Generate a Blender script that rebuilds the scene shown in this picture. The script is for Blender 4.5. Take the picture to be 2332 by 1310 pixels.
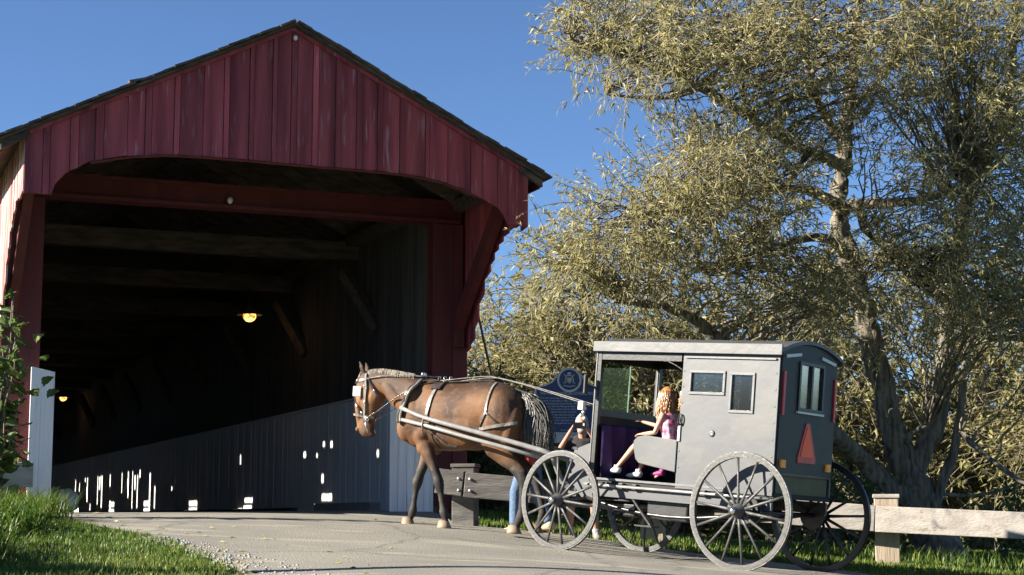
import bpy, math, random
import numpy as np
from mathutils import Vector, Matrix, Euler
from mathutils.bvhtree import BVHTree
random.seed(7); rng=np.random.default_rng(11)
SC=bpy.context.scene; COL=SC.collection
for o in list(bpy.data.objects): bpy.data.objects.remove(o)

# ------------------------------------------------------------------ camera, sky, sun, exposure
F,PIT=3900.0,.1343
cam=bpy.data.cameras.new('camera'); cam.lens=F/2332*36; cam.sensor_width=36; cam.clip_end=2000; cam.clip_start=.05
co=bpy.data.objects.new('camera',cam); COL.objects.link(co); co.rotation_euler=(math.pi/2+PIT,0,0); SC.camera=co
SUN_EL=math.radians(25.5); SX,SY=-.979,-.205
_n=math.hypot(SX,SY); SX/=_n; SY/=_n
w=bpy.data.worlds.new('World'); SC.world=w; w.use_nodes=True
nt=w.node_tree; bg=nt.nodes['Background']; sk=nt.nodes.new('ShaderNodeTexSky'); sk.sky_type='NISHITA'; sk.sun_disc=False
sk.sun_elevation=SUN_EL; sk.sun_rotation=math.atan2(SX,SY); sk.air_density=1.0; sk.dust_density=.0; sk.ozone_density=5; sk.altitude=3500
nt.links.new(sk.outputs[0],bg.inputs[0]); bg.inputs[1].default_value=.05
sl=bpy.data.lights.new('sun','SUN'); sl.energy=5; sl.angle=math.radians(.5); sl.color=(1,.92,.78)
so=bpy.data.objects.new('sun',sl); COL.objects.link(so)
SUND=Vector((SX*math.cos(SUN_EL),SY*math.cos(SUN_EL),math.sin(SUN_EL)))
so.rotation_euler=SUND.to_track_quat('Z','Y').to_euler(); so.location=SUND*60
SC.view_settings.view_transform='Standard'; SC.view_settings.look='None'; SC.view_settings.gamma=1; SC.view_settings.use_curve_mapping=False
SC.view_settings.exposure=1.8
SC.render.engine='CYCLES'

# ------------------------------------------------------------------ helpers
def tag(o,label=None,cat=None,group=None,kind=None):
    if label: o['label']=label
    if cat: o['category']=cat
    if group: o['group']=group
    if kind: o['kind']=kind
    return o
def empty(name,M=None):
    o=bpy.data.objects.new(name,None); o.empty_display_size=.2; COL.objects.link(o)
    if M is not None: o.matrix_world=M
    return o
def link(name,me,mat,parent=None,kind=None):
    o=bpy.data.objects.new(name,me); COL.objects.link(o)
    if mat and not me.materials: me.materials.append(mat)
    if parent: o.parent=parent
    if kind: o['kind']=kind
    return o
def copyobj(o,parent=None,M=None):
    c=o.copy(); COL.objects.link(c)
    if parent: c.parent=parent
    if M is not None: c.matrix_local=M
    return c
def npmesh(name,V,Fq,smooth=False,attr=None):
    me=bpy.data.meshes.new(name); k=Fq.shape[1]
    me.vertices.add(len(V)); me.vertices.foreach_set('co',V.astype(np.float32).ravel())
    me.loops.add(Fq.size); me.loops.foreach_set('vertex_index',Fq.astype(np.int32).ravel())
    me.polygons.add(len(Fq)); me.polygons.foreach_set('loop_start',np.arange(0,Fq.size,k,dtype=np.int32))
    me.polygons.foreach_set('use_smooth',np.full(len(Fq),smooth))
    me.update(calc_edges=True)
    if attr is not None:
        a=me.attributes.new('rnd','FLOAT','POINT'); a.data.foreach_set('value',attr.astype(np.float32))
    return me
class B:
    def __init__(s): s.v=[]; s.f=[]
    def add(s,vs,fs):
        n=len(s.v); s.v+= [tuple(p) for p in vs]; s.f+=[[i+n for i in f] for f in fs]; return s
    def box(s,c,d,R=None):
        vs=[Vector((x*d[0]/2,y*d[1]/2,z*d[2]/2)) for x in(-1,1) for y in(-1,1) for z in(-1,1)]
        if R is not None: vs=[R@p for p in vs]
        c=Vector(c)
        return s.add([c+p for p in vs],[[0,1,3,2],[4,6,7,5],[0,4,5,1],[2,3,7,6],[0,2,6,4],[1,5,7,3]])
    def beam(s,p,q,wd,h,up=(0,0,1)):
        p,q=Vector(p),Vector(q); d=(q-p); L=d.length; d.normalize(); sd=d.cross(Vector(up)).normalized(); u=sd.cross(d)
        R=Matrix((d,sd,u)).transposed(); return s.box((p+q)/2,(L,wd,h),R)
    def prism(s,poly,fn,a,b):
        n=len(poly); vs=[fn(p,a) for p in poly]+[fn(p,b) for p in poly]
        fs=[list(range(n))[::-1],list(range(n,2*n))]+[[i,(i+1)%n,n+(i+1)%n,n+i] for i in range(n)]
        return s.add(vs,fs)
    def tube(s,pts,rad,n=8,closed=False,flat=None,up=None):
        pts=[Vector(p) for p in pts]; m=len(pts)
        if not hasattr(rad,'__len__'): rad=[rad]*m
        rings=[]; prev=None
        for i,p in enumerate(pts):
            if closed: t=pts[(i+1)%m]-pts[i-1]
            else: t=pts[min(i+1,m-1)]-pts[max(i-1,0)]
            t.normalize()
            if up is not None: a=Vector(up)
            elif prev is None: a=Vector((0,0,1)) if abs(t.z)<.9 else Vector((1,0,0))
            else: a=prev
            a=(a-t*a.dot(t)).normalized(); prev=a; b=t.cross(a)
            r=rad[i]
            ra,rb=(r if not hasattr(r,'__len__') else r[0]),(r if not hasattr(r,'__len__') else r[1])
            if flat: rb=ra*flat
            rings.append([p+a*ra*math.cos(2*math.pi*k/n)+b*rb*math.sin(2*math.pi*k/n) for k in range(n)])
        vs=[q for r in rings for q in r]; fs=[]
        mm=m if closed else m-1
        for i in range(mm):
            j=(i+1)%m
            for k in range(n):
                l=(k+1)%n; fs.append([i*n+k,i*n+l,j*n+l,j*n+k])
        if not closed: fs+=[list(range(n))[::-1],[(m-1)*n+k for k in range(n)]]
        return s.add(vs,fs)
    def lathe(s,prof,M=Matrix(),n=16):
        vs=[]; 
        for r,z in prof:
            for k in range(n): vs.append(M@Vector((r*math.cos(2*math.pi*k/n),r*math.sin(2*math.pi*k/n),z)))
        fs=[[i*n+k,i*n+(k+1)%n,(i+1)*n+(k+1)%n,(i+1)*n+k] for i in range(len(prof)-1) for k in range(n)]
        if prof[0][0]>1e-4: fs.append(list(range(n))[::-1])
        if prof[-1][0]>1e-4: fs.append([(len(prof)-1)*n+k for k in range(n)])
        return s.add(vs,fs)
    def ell(s,c,r,R=None,n=12):
        c=Vector(c); vs=[];fs=[]
        for i in range(n+1):
            th=math.pi*i/n
            for k in range(n):
                p=Vector((r[0]*math.sin(th)*math.cos(2*math.pi*k/n),r[1]*math.sin(th)*math.sin(2*math.pi*k/n),r[2]*math.cos(th)))
                if R is not None: p=R@p
                vs.append(c+p)
        fs=[[i*n+k,i*n+(k+1)%n,(i+1)*n+(k+1)%n,(i+1)*n+k] for i in range(n) for k in range(n)]
        return s.add(vs,fs)
    def obj(s,name,mat,parent=None,smooth=False,bevel=0):
        me=bpy.data.meshes.new(name); me.from_pydata(s.v,[],s.f); me.validate()
        if smooth: me.polygons.foreach_set('use_smooth',[True]*len(me.polygons))
        me.update(); o=link(name,me,mat,parent)
        if bevel:
            m=o.modifiers.new('b','BEVEL'); m.width=bevel; m.segments=2; m.limit_method='ANGLE'
        return o
def voxel(name,b,mat,vs=.014,it=6,parent=None,fac=.5):
    me=bpy.data.meshes.new('tmp'); me.from_pydata(b.v,[],b.f); me.update()
    t=bpy.data.objects.new('tmp',me); COL.objects.link(t)
    m=t.modifiers.new('r','REMESH'); m.mode='VOXEL'; m.voxel_size=vs; m.use_smooth_shade=True
    if it:
        m=t.modifiers.new('s','SMOOTH'); m.factor=fac; m.iterations=it
    dg=bpy.context.evaluated_depsgraph_get(); dg.update()
    nm=bpy.data.meshes.new_from_object(t.evaluated_get(dg)); nm.name=name
    bpy.data.objects.remove(t)
    nm.materials.clear(); nm.polygons.foreach_set('use_smooth',[True]*len(nm.polygons))
    return link(name,nm,mat,parent)
def XZ(p,y): return (p[0],y,p[1])
def YZ(p,x): return (x,p[0],p[1])
def ray(u,v):
    xc,yc=(u-1166)/F,(655-v)/F; cp,sp=math.cos(PIT),math.sin(PIT)
    return Vector((xc,cp-yc*sp,sp+yc*cp))
def at(u,v,Y):
    d=ray(u,v); return d*(Y/d.y)

# ------------------------------------------------------------------ materials
def rgb(c): return (c[0],c[1],c[2],1)
def mat(name,c1,c2=None,scale=(6,6,6),rough=.7,bump=.0,bscale=(30,30,30),wear=None,wscale=(10,10,2),wth=.62,ww=.06,metal=0,spec=.5,rand=.0,detail=5,mid=.5,emit=None,estr=0,coat=0):
    m=bpy.data.materials.new(name); m.use_nodes=True; n=m.node_tree.nodes; l=m.node_tree.links; bs=n['Principled BSDF']
    bs.inputs['Roughness'].default_value=rough; bs.inputs['Metallic'].default_value=metal; bs.inputs['Specular IOR Level'].default_value=spec
    if coat: bs.inputs['Coat Weight'].default_value=coat
    tc=n.new('ShaderNodeTexCoord'); oi=n.new('ShaderNodeObjectInfo')
    def noise(sc,dt=detail):
        mp=n.new('ShaderNodeMapping'); mp.inputs['Scale'].default_value=sc
        ad=n.new('ShaderNodeVectorMath'); ad.operation='ADD'
        cb=n.new('ShaderNodeMath'); cb.operation='MULTIPLY'; cb.inputs[1].default_value=37.
        l.new(oi.outputs['Random'],cb.inputs[0]); l.new(tc.outputs['Object'],mp.inputs[0]); l.new(mp.outputs[0],ad.inputs[0]); l.new(cb.outputs[0],ad.inputs[1])
        t=n.new('ShaderNodeTexNoise'); t.inputs['Scale'].default_value=1; t.inputs['Detail'].default_value=dt; l.new(ad.outputs[0],t.inputs['Vector']); return t.outputs['Fac']
    c2=c2 or c1
    rp=n.new('ShaderNodeValToRGB'); rp.color_ramp.elements[0].position=mid-.17; rp.color_ramp.elements[1].position=mid+.17
    rp.color_ramp.elements[0].color=rgb(c1); rp.color_ramp.elements[1].color=rgb(c2); l.new(noise(scale),rp.inputs[0]); out=rp.outputs[0]
    if wear:
        wr=n.new('ShaderNodeMapRange'); wr.inputs[1].default_value=wth; wr.inputs[2].default_value=wth+ww; l.new(noise(wscale,8),wr.inputs[0])
        mx=n.new('ShaderNodeMix'); mx.data_type='RGBA'; l.new(wr.outputs[0],mx.inputs[0]); l.new(out,mx.inputs[6]); mx.inputs[7].default_value=rgb(wear); out=mx.outputs[2]
    if rand:
        mr=n.new('ShaderNodeMapRange'); mr.inputs[3].default_value=1-rand; mr.inputs[4].default_value=1+rand; l.new(oi.outputs['Random'],mr.inputs[0])
        hs=n.new('ShaderNodeHueSaturation'); l.new(mr.outputs[0],hs.inputs['Value']); l.new(out,hs.inputs['Color']); out=hs.outputs[0]
    l.new(out,bs.inputs['Base Color'])
    if bump:
        bp=n.new('ShaderNodeBump'); bp.inputs['Strength'].default_value=bump; bp.inputs['Distance'].default_value=.02
        l.new(noise(bscale,6),bp.inputs['Height']); l.new(bp.outputs[0],bs.inputs['Normal'])
    if emit: bs.inputs['Emission Color'].default_value=rgb(emit); bs.inputs['Emission Strength'].default_value=estr
    return m
def leafmat(name,cs,trans=.35,rough=.5):
    m=bpy.data.materials.new(name); m.use_nodes=True; n=m.node_tree.nodes; l=m.node_tree.links; bs=n['Principled BSDF']; out=n['Material Output']
    a=n.new('ShaderNodeAttribute'); a.attribute_name='rnd'; rp=n.new('ShaderNodeValToRGB'); r=rp.color_ramp
    r.elements[0].color=rgb(cs[0]); r.elements[1].color=rgb(cs[-1])
    for i,c in enumerate(cs[1:-1]): e=r.elements.new((i+1)/(len(cs)-1)); e.color=rgb(c)
    l.new(a.outputs['Fac'],rp.inputs[0]); l.new(rp.outputs[0],bs.inputs['Base Color']); bs.inputs['Roughness'].default_value=rough
    bs.inputs['Specular IOR Level'].default_value=.4
    tr=n.new('ShaderNodeBsdfTranslucent'); l.new(rp.outputs[0],tr.inputs[0]); mx=n.new('ShaderNodeMixShader'); mx.inputs[0].default_value=trans
    l.new(bs.outputs[0],mx.inputs[1]); l.new(tr.outputs[0],mx.inputs[2]); l.new(mx.outputs[0],out.inputs[0]); return m
def glassmat(name,tint=(.75,.85,.78),refl=.12,rough=.02):
    m=bpy.data.materials.new(name); m.use_nodes=True; n=m.node_tree.nodes; l=m.node_tree.links
    n.remove(n['Principled BSDF']); t=n.new('ShaderNodeBsdfTransparent'); t.inputs[0].default_value=rgb(tint); g=n.new('ShaderNodeBsdfGlossy'); g.inputs['Roughness'].default_value=rough
    tc=n.new('ShaderNodeTexCoord'); nz=n.new('ShaderNodeTexNoise'); nz.inputs['Scale'].default_value=3; l.new(tc.outputs['Object'],nz.inputs[0])
    bp=n.new('ShaderNodeBump'); bp.inputs['Strength'].default_value=.05; l.new(nz.outputs[0],bp.inputs['Height']); l.new(bp.outputs[0],g.inputs['Normal'])
    mx=n.new('ShaderNodeMixShader'); mx.inputs[0].default_value=refl; l.new(t.outputs[0],mx.inputs[1]); l.new(g.outputs[0],mx.inputs[2]); l.new(mx.outputs[0],n['Material Output'].inputs[0]); return m
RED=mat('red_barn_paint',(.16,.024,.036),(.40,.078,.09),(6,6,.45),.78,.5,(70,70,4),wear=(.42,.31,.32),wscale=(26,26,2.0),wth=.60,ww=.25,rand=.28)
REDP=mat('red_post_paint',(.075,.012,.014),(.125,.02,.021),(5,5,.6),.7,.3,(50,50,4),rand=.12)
REDW=mat('peeling_red_siding',(.26,.045,.045),(.46,.20,.18),(16,16,.6),.8,.4,(60,60,4),wear=(.60,.50,.46),wscale=(14,14,.7),wth=.53,rand=.2)
SHING=mat('shingle_wood',(.05,.042,.04),(.11,.09,.085),(12,12,12),.9,.4,rand=.35)
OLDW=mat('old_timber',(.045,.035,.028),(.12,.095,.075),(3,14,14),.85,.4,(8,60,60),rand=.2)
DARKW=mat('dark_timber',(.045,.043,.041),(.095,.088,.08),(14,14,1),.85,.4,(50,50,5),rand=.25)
WHITEP=mat('white_paint_boards',(.66,.68,.70),(.80,.81,.82),(18,18,.9),.6,.3,(60,60,4),wear=(.42,.41,.39),wscale=(16,16,1.2),wth=.66,rand=.06)
FLOORW=mat('deck_planks',(.09,.08,.07),(.15,.13,.12),(1,12,12),.85,.3)
RAILW=mat('rail_timber',(.27,.245,.22),(.38,.35,.32),(2,12,12),.85,.35,(5,60,60),wear=(.24,.2,.17),wscale=(1,22,22),wth=.6,rand=.1)
AGEDSHADEW=mat('aged_and_shaded_grey_timber',(.07,.066,.062),(.14,.132,.122),(2,12,12),.88,.4,(5,60,60),rand=.15)  # aged wood on the pole; on the bridge-end rails this dark tone paints shade
POSTW=mat('post_timber',(.27,.215,.155),(.38,.31,.235),(14,14,1.5),.85,.35,(50,50,5),rand=.1)
STEEL=mat('galvanised_bolt',(.5,.5,.5),(.6,.6,.6),rough=.45,metal=.6)
GREYB=mat('buggy_grey',(.048,.052,.060),(.058,.062,.071),(3,3,3),.42,.12,(4,4,4),spec=.5,wear=(.068,.069,.072),wscale=(2.2,2.2,3.5),wth=.56)
GREYT=mat('buggy_trim',(.10,.103,.11),(.13,.132,.14),(9,9,9),.35,.06,(9,9,9))
ROOFV=mat('buggy_roof_vinyl',(.056,.058,.063),(.074,.076,.082),(5,5,5),.45,.1,(12,12,12))
BLACKP=mat('black_paint',(.010,.010,.011),(.018,.018,.019),(8,8,8),.35,.05)
BACKP=mat('buggy_back_vinyl',(.017,.019,.017),(.028,.03,.027),(5,5,5),.55,.1,(14,14,14))
INTER=mat('buggy_interior',(.012,.011,.011),(.02,.018,.018),(6,6,6),.8)
WHEELG=mat('wheel_grey',(.034,.034,.035),(.054,.054,.053),(12,12,12),.5,.15,(40,40,40),wear=(.09,.089,.085),wscale=(14,14,14),wth=.64)
TYRE=mat('steel_tyre',(.06,.059,.058),(.115,.112,.108),(9,9,9),.45,.2,metal=.4)
ORANGE=mat('smv_orange',(.95,.10,.015),(.95,.13,.02),(6,6,6),.5,emit=None)
DKRED=mat('reflector_red',(.42,.02,.03),(.5,.03,.04),(20,20,20),.3)
AMBER=mat('amber_reflector',(.85,.30,.03),(.95,.38,.05),(30,30,30),.25)
PALESTRIP=mat('pale_strip',(.5,.55,.5),(.6,.65,.58),(30,30,30),.4)
PURPLE=mat('purple_blanket',(.016,.006,.045),(.04,.013,.095),(8,8,3),.85,.2)
SHAFTM=mat('shaft_grey_white',(.19,.19,.188),(.26,.26,.255),(10,10,10),.3,.05,coat=.4)
LEATH=mat('harness_leather',(.03,.024,.02),(.07,.055,.045),(20,20,20),.28,.1,spec=.8,coat=.6)
LEATHW=mat('pale_strap',(.17,.155,.14),(.30,.28,.25),(20,20,20),.3,.1,coat=.4)  # on near-side breeching and girth the gloss is put into this paler colour
CHROME=mat('nickel_hardware',(.7,.69,.66),(.8,.79,.76),rough=.2,metal=1)
HAIRT=mat('tail_hair',(.018,.016,.014),(.12,.11,.095),(45,45,2.5),.35,spec=.8)
HAIRM=mat('mane_hair',(.16,.135,.105),(.42,.37,.30),(40,40,40),.4,spec=.8)
HOOF=mat('hoof_horn',(.16,.11,.07),(.30,.22,.15),(8,8,20),.6,.1)
SKIN=mat('skin',(.42,.22,.15),(.50,.28,.19),(9,9,9),.5,.05,spec=.4)
SKINR=mat('ruddy_skin',(.36,.17,.12),(.45,.23,.16),(9,9,9),.5,.05)
BLOND=mat('strawberry_blonde_hair',(.17,.065,.02),(.40,.20,.075),(60,60,8),.4,spec=.8)
BROWNH=mat('brown_hair',(.18,.08,.03),(.32,.16,.07),(60,60,8),.4)
GREYH=mat('grey_hair',(.2,.185,.175),(.3,.28,.27),(50,50,50),.6)
PINKT=mat('pink_white_top',(.62,.05,.16),(.75,.66,.70),(13,13,22),.8,.1,mid=.52)
WHITEC=mat('white_cloth',(.66,.65,.64),(.76,.75,.74),(20,20,20),.85,.1)
SHOEM=mat('pale_shoe',(.55,.58,.6),(.68,.7,.72),(20,20,20),.6)
BLACKT=mat('black_tshirt',(.012,.012,.014),(.02,.02,.023),(10,10,10),.85,.1)
REDT=mat('red_tshirt',(.45,.025,.03),(.55,.04,.04),(10,10,10),.85,.1)
JEANS=mat('blue_jeans',(.06,.10,.18),(.10,.16,.27),(25,25,25),.85,.2)
PHONE=mat('phone_black',(.01,.01,.012),(.015,.015,.017),rough=.15)
PLAQ=mat('plaque_blue',(.016,.040,.15),(.02,.048,.175),(5,5,5),.4,.05)
PLAQG=mat('plaque_silver',(.45,.47,.50),(.55,.56,.58),(20,20,20),.4,metal=.3)
BARK=mat('willow_bark',(.040,.033,.026),(.215,.188,.145),(17,17,2.6),.92,1.0,(20,20,2.8),detail=8)
TWIGM=mat('twig',(.10,.085,.06),(.22,.19,.13),(10,10,10),.85)
STONE=mat('stone',(.24,.235,.22),(.36,.35,.33),(9,9,9),.9,.6,(18,18,18))
BULB=mat('lit_bulb',(.9,.5,.15),(1,.6,.2),(20,20,20),emit=(1,.42,.05),estr=.8)
_n=BULB.node_tree; _b=_n.nodes['Principled BSDF']; _t=_n.nodes.new('ShaderNodeTexNoise'); _t.inputs['Scale'].default_value=13; _c=_n.nodes.new('ShaderNodeValToRGB'); _c.color_ramp.elements[0].position=.38; _c.color_ramp.elements[1].position=.62; _c.color_ramp.elements[0].color=(.55,.13,.0,1); _c.color_ramp.elements[1].color=(1.6,.95,.3,1); _o=_n.nodes.new('ShaderNodeTexCoord'); _n.links.new(_o.outputs['Object'],_t.inputs[0]); _n.links.new(_t.outputs[0],_c.inputs[0]); _n.links.new(_c.outputs[0],_b.inputs['Emission Color'])
INSUL=mat('white_ceramic',(.75,.75,.72),rough=.3)
GLASS=glassmat('window_glass',(.55,.63,.60),.30,.12); WSHIELD=glassmat('windscreen_glass',(.55,.66,.58),.16,.05)
LWIL=leafmat('willow_leaf',[(.15,.138,.05),(.28,.258,.098),(.39,.35,.15),(.53,.485,.29)],.55,.42)
LFAR=leafmat('pale_willow_leaf_far',[(.15,.14,.05),(.25,.232,.088),(.34,.305,.13),(.44,.405,.21)],.5,.5)
LGRN=leafmat('green_leaf',[(.04,.075,.018),(.08,.13,.028),(.14,.19,.05)],.45)
LMAP=leafmat('maple_leaf_matte',[(.07,.11,.028),(.13,.19,.05),(.22,.28,.11)],.5)
GRS=leafmat('grass_blade',[(.028,.075,.010),(.06,.12,.014),(.13,.18,.025),(.22,.23,.06)],.4)
GROUND=mat('turf_soil',(.022,.055,.010),(.05,.085,.016),(1.3,1.3,1.3),.95,.6,(14,14,14),wear=(.12,.1,.055),wscale=(.6,.6,.6),wth=.66,detail=9)
ASPH=mat('asphalt',(.168,.158,.135),(.228,.212,.18),(.8,.8,.8),.9,.55,(55,55,55),wear=(.27,.25,.205),wscale=(.7,3.2,2),wth=.57,detail=10)
def cracks(m):
    n=m.node_tree.nodes; l=m.node_tree.links; bs=n['Principled BSDF']; src=bs.inputs['Base Color'].links[0].from_socket
    tc=n.new('ShaderNodeTexCoord'); nz=n.new('ShaderNodeTexNoise'); nz.inputs['Scale'].default_value=2.5; nz.inputs['Detail'].default_value=6; l.new(tc.outputs['Object'],nz.inputs[0])
    ad=n.new('ShaderNodeMix'); ad.data_type='VECTOR'; ad.inputs[0].default_value=.28; l.new(tc.outputs['Object'],ad.inputs[4]); l.new(nz.outputs['Color'],ad.inputs[5])
    vo=n.new('ShaderNodeTexVoronoi'); vo.feature='DISTANCE_TO_EDGE'; vo.inputs['Scale'].default_value=.62; l.new(ad.outputs[1],vo.inputs['Vector'])
    mr=n.new('ShaderNodeMapRange'); mr.inputs[1].default_value=.006; mr.inputs[2].default_value=.016; mr.inputs[3].default_value=.38; mr.inputs[4].default_value=0; l.new(vo.outputs['Distance'],mr.inputs[0])
    mx=n.new('ShaderNodeMix'); mx.data_type='RGBA'; l.new(mr.outputs[0],mx.inputs[0]); l.new(src,mx.inputs[6]); mx.inputs[7].default_value=(.05,.047,.042,1); l.new(mx.outputs[2],bs.inputs['Base Color'])
cracks(ASPH)
GRAV=mat('gravel',(.2,.175,.125),(.32,.28,.2),(22,22,22),.95,.9,(45,45,45),detail=8)

# ------------------------------------------------------------------ terrain
CP=np.array([(-5.3,22,.06),(-.5,24.4,.07),(-3,23,.07),(-7,28,.07),(-12,45,.07),(-1.2,19.2,-.07),(0,18.6,-.185),(.45,17.76,-.32),(1.42,18.93,-.37),
(2.11,16.37,-.49),(3.08,17.53,-.54),(-.6,22.5,-.06),(1.76,21.2,-.30),(4.2,20,-.55),(5.7,19,-.66),(-4.6,18.5,-.02),(-3.5,16,-.2),(-2.1,14,-.42),(-5,17,-.06),(-4,13.5,-.4),
(0,13,-.45),(2,13,-.62),(0,8,-1),(0,0,-1.55),(-5,5,-1.2),(6,5,-1.6),(6,14,-.95),(10,30,-.7),(4,30,-.5),(1,28,-.35),(20,40,-.9),(8,60,-1),(-12,20,-.1),(-15,10,-.6),(-20,40,-.5),(25,15,-1.1),(0,90,-1.2),(60,90,-1.5),(-60,90,-1.),(-50,0,-1.5),(60,0,-1.6),(0,-20,-1.7),(5.6,23,-.6)])
def _tps(C):
    n=len(C); d=np.linalg.norm(C[:,None,:2]-C[None,:,:2],axis=2); K=np.where(d>0,d*d*np.log(d+1e-12),0)+.02*np.eye(n); P=np.c_[np.ones(n),C[:,:2]]
    return np.linalg.solve(np.block([[K,P],[P.T,np.zeros((3,3))]]),np.r_[C[:,2],0,0,0])
WT=_tps(CP)
def gz(x,y):
    x=np.asarray(x,float); y=np.asarray(y,float); d=np.sqrt((x[...,None]-CP[:,0])**2+(y[...,None]-CP[:,1])**2)
    r=(np.where(d>0,d*d*np.log(d+1e-12),0)@WT[:-3])+WT[-3]+WT[-2]*x+WT[-1]*y
    R=np.sqrt(x*x+(y-20)**2); k=np.clip((R-55)/40,0,1); return r*(1-k)+(-1.3)*k
def grid_axis(lo,hi,nlo,nhi,fine):
    a=[nlo]; 
    while a[-1]<nhi: a.append(a[-1]+fine)
    st=fine; x=a[-1]
    while x<hi: st*=1.35; x+=st; a.append(x)
    st=fine; x=a[0]
    while x>lo: st*=1.35; x-=st; a.insert(0,x)
    return np.array(a)
gx=grid_axis(-600,600,-9,10,.22); gy=grid_axis(-120,900,10,32,.22)
GXX,GYY=np.meshgrid(gx,gy); Z=gz(GXX,GYY)
nx=len(gx); ny=len(gy); idx=np.arange(nx*ny).reshape(ny,nx)
Fq=np.stack([idx[:-1,:-1],idx[:-1,1:],idx[1:,1:],idx[1:,:-1]],-1).reshape(-1,4)
# keep the ground just under the bridge deck
TH=.3823; OB=(-5.755,19.895); CT,ST=math.cos(TH),math.sin(TH)
lx=(GXX-OB[0])*CT+(GYY-OB[1])*ST; ly=-(GXX-OB[0])*ST+(GYY-OB[1])*CT
Z=np.where((lx>-.3)&(lx<6.7)&(ly>2.2)&(ly<64),np.minimum(Z,-.12),Z)
link('ground',npmesh('ground',np.stack([GXX,GYY,Z],-1).reshape(-1,3),Fq,True),GROUND,kind='structure')
def L2W(x,y,z=0): return Vector((OB[0]+x*CT-y*ST,OB[1]+x*ST+y*CT,z))
def resample(P,n):
    P=np.array(P,float); s=np.r_[0,np.cumsum(np.linalg.norm(np.diff(P,axis=0),axis=1))]; t=np.linspace(0,s[-1],n)
    return np.stack([np.interp(t,s,P[:,i]) for i in range(P.shape[1])],1)
a=L2W(.62,2.25); b=L2W(5.84,2.25)
RL=[(a.x,a.y),(-5.35,20.3),(-5.2,19.2),(-4.6,18.0),(-4.09,17.04),(-3.48,16.41),(-3.09,15.93),(-2.65,15.22),(-2.21,14.4),(-1.95,13.65),(-1.6,11),(-1.4,7),(-1.2,-10)]
RR=[(b.x,b.y),(-.55,22.),(-.25,21.0),(.3,20.75),(1.2,20.15),(2.2,19.5),(2.85,19.0),(3.45,18.0),(3.8,16.9),(4.1,15),(4.4,13),(5,9),(5.4,5),(6,-10)]
rl=resample(RL,90); rr=resample(RR,90); nc=26
V=np.zeros((90,nc,3))
for j in range(nc):
    t=j/(nc-1); p=rl*(1-t)+rr*t; V[:,j,0]=p[:,0]; V[:,j,1]=p[:,1]
wob=.05*np.sin(np.arange(90)*1.7)+.04*np.sin(np.arange(90)*.61+1)
V[3:,0,0]+=wob[3:]; V[3:,-1,0]+=wob[3:][::-1]
V[:,:,2]=gz(V[:,:,0],V[:,:,1])+.02
idx=np.arange(90*nc).reshape(90,nc); Fr=np.stack([idx[:-1,:-1],idx[1:,:-1],idx[1:,1:],idx[:-1,1:]],-1).reshape(-1,4)
link('road',npmesh('road',V.reshape(-1,3),Fr,True),ASPH,kind='structure')
gl=resample(RL[5:11],50); sh=np.zeros((50,5,3)); dd=np.gradient(gl,axis=0); nn=np.stack([dd[:,1],-dd[:,0]],1); nn/=np.linalg.norm(nn,axis=1)[:,None]
wdt=np.interp(np.linspace(0,1,50),[0,.3,.6,1],[.06,.25,.5,.8])
for j in range(5):
    p=gl-nn*(-.12)+0*gl; p=gl+nn*( .15-(.15+wdt[:,None])*j/4); sh[:,j,0]=p[:,0]; sh[:,j,1]=p[:,1]
sh[:,:,2]=gz(sh[:,:,0],sh[:,:,1])+.013
idx=np.arange(250).reshape(50,5); link('gravel_shoulder',npmesh('gravel_shoulder',sh.reshape(-1,3),np.stack([idx[:-1,:-1],idx[1:,:-1],idx[1:,1:],idx[:-1,1:]],-1).reshape(-1,4),True),GRAV,kind='structure')
pb=B()
for i in range(900):
    k=random.randrange(2,50); t=random.random(); p=sh[k,0]*(1-t)+sh[k,4]*t+np.array([random.uniform(-.12,.12),random.uniform(-.12,.12),0])
    r=random.uniform(.006,.02); pb.ell((p[0],p[1],p[2]+r*.2),(r,r*random.uniform(.6,1),r*.6),n=5)
pb.obj('pebbles',STONE); bpy.data.objects['pebbles']['kind']='stuff'; tag(bpy.data.objects['pebbles'],'loose grey pebbles scattered along the edge of the asphalt','pebbles')

# ------------------------------------------------------------------ covered bridge
MB=Matrix.Translation((OB[0],OB[1],0))@Matrix.Rotation(TH,4,'Z')
br=empty('covered_bridge',MB); tag(br,'red wooden covered bridge with a gabled boarded portal','covered bridge')
W=6.4; APX=6.17; EV=4.56; SLP=(APX-EV)/3.2; T=2.28; LEN=62.
def ztop(x): return APX-abs(x-3.2)*SLP
AX=[-.02,.3,.34,.47,.72,1.18,1.66,2.14,2.69,3.42,4.0,4.59,5.09,5.49,5.79,5.98,6.07,6.13,6.42]
AZ=[3.82,3.81,3.94,4.09,4.24,4.35,4.41,4.42,4.42,4.41,4.41,4.40,4.36,4.26,4.14,4.05,3.95,3.83,3.83]
def arch(x): return float(np.interp(x,AX,AZ))
J=[-.02,.19,.27,.5,.6,.79,.89,1.17,1.38,1.46,1.73,1.80,2.09,2.34,2.41,2.66,2.72,2.95,3.01,3.19,3.27,3.47,3.55,3.77,3.84,4.05,4.13,4.33,4.40,4.63,4.71,4.98,5.04,5.29,5.61,5.78,5.98,6.13,6.42]
for i in range(len(J)-1):
    x0,x1=J[i]+.004,J[i+1]-.004
    xs=sorted([x0,x1]+[x for x in AX if x0<x<x1]); bot=[(x,arch(x)+random.uniform(-.008,.008)) for x in xs]
    tp=[(x1,ztop(x1)-.05)]+([(3.2,ztop(3.2)-.05)] if x0<3.2<x1 else [])+[(x0,ztop(x0)-.05)]
    y0=random.uniform(-.012,.0) - (.016 if (x1-x0)<.12 else 0)
    B().prism(bot+tp,XZ,y0-.026,y0).obj('gable_board',RED,br)
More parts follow.
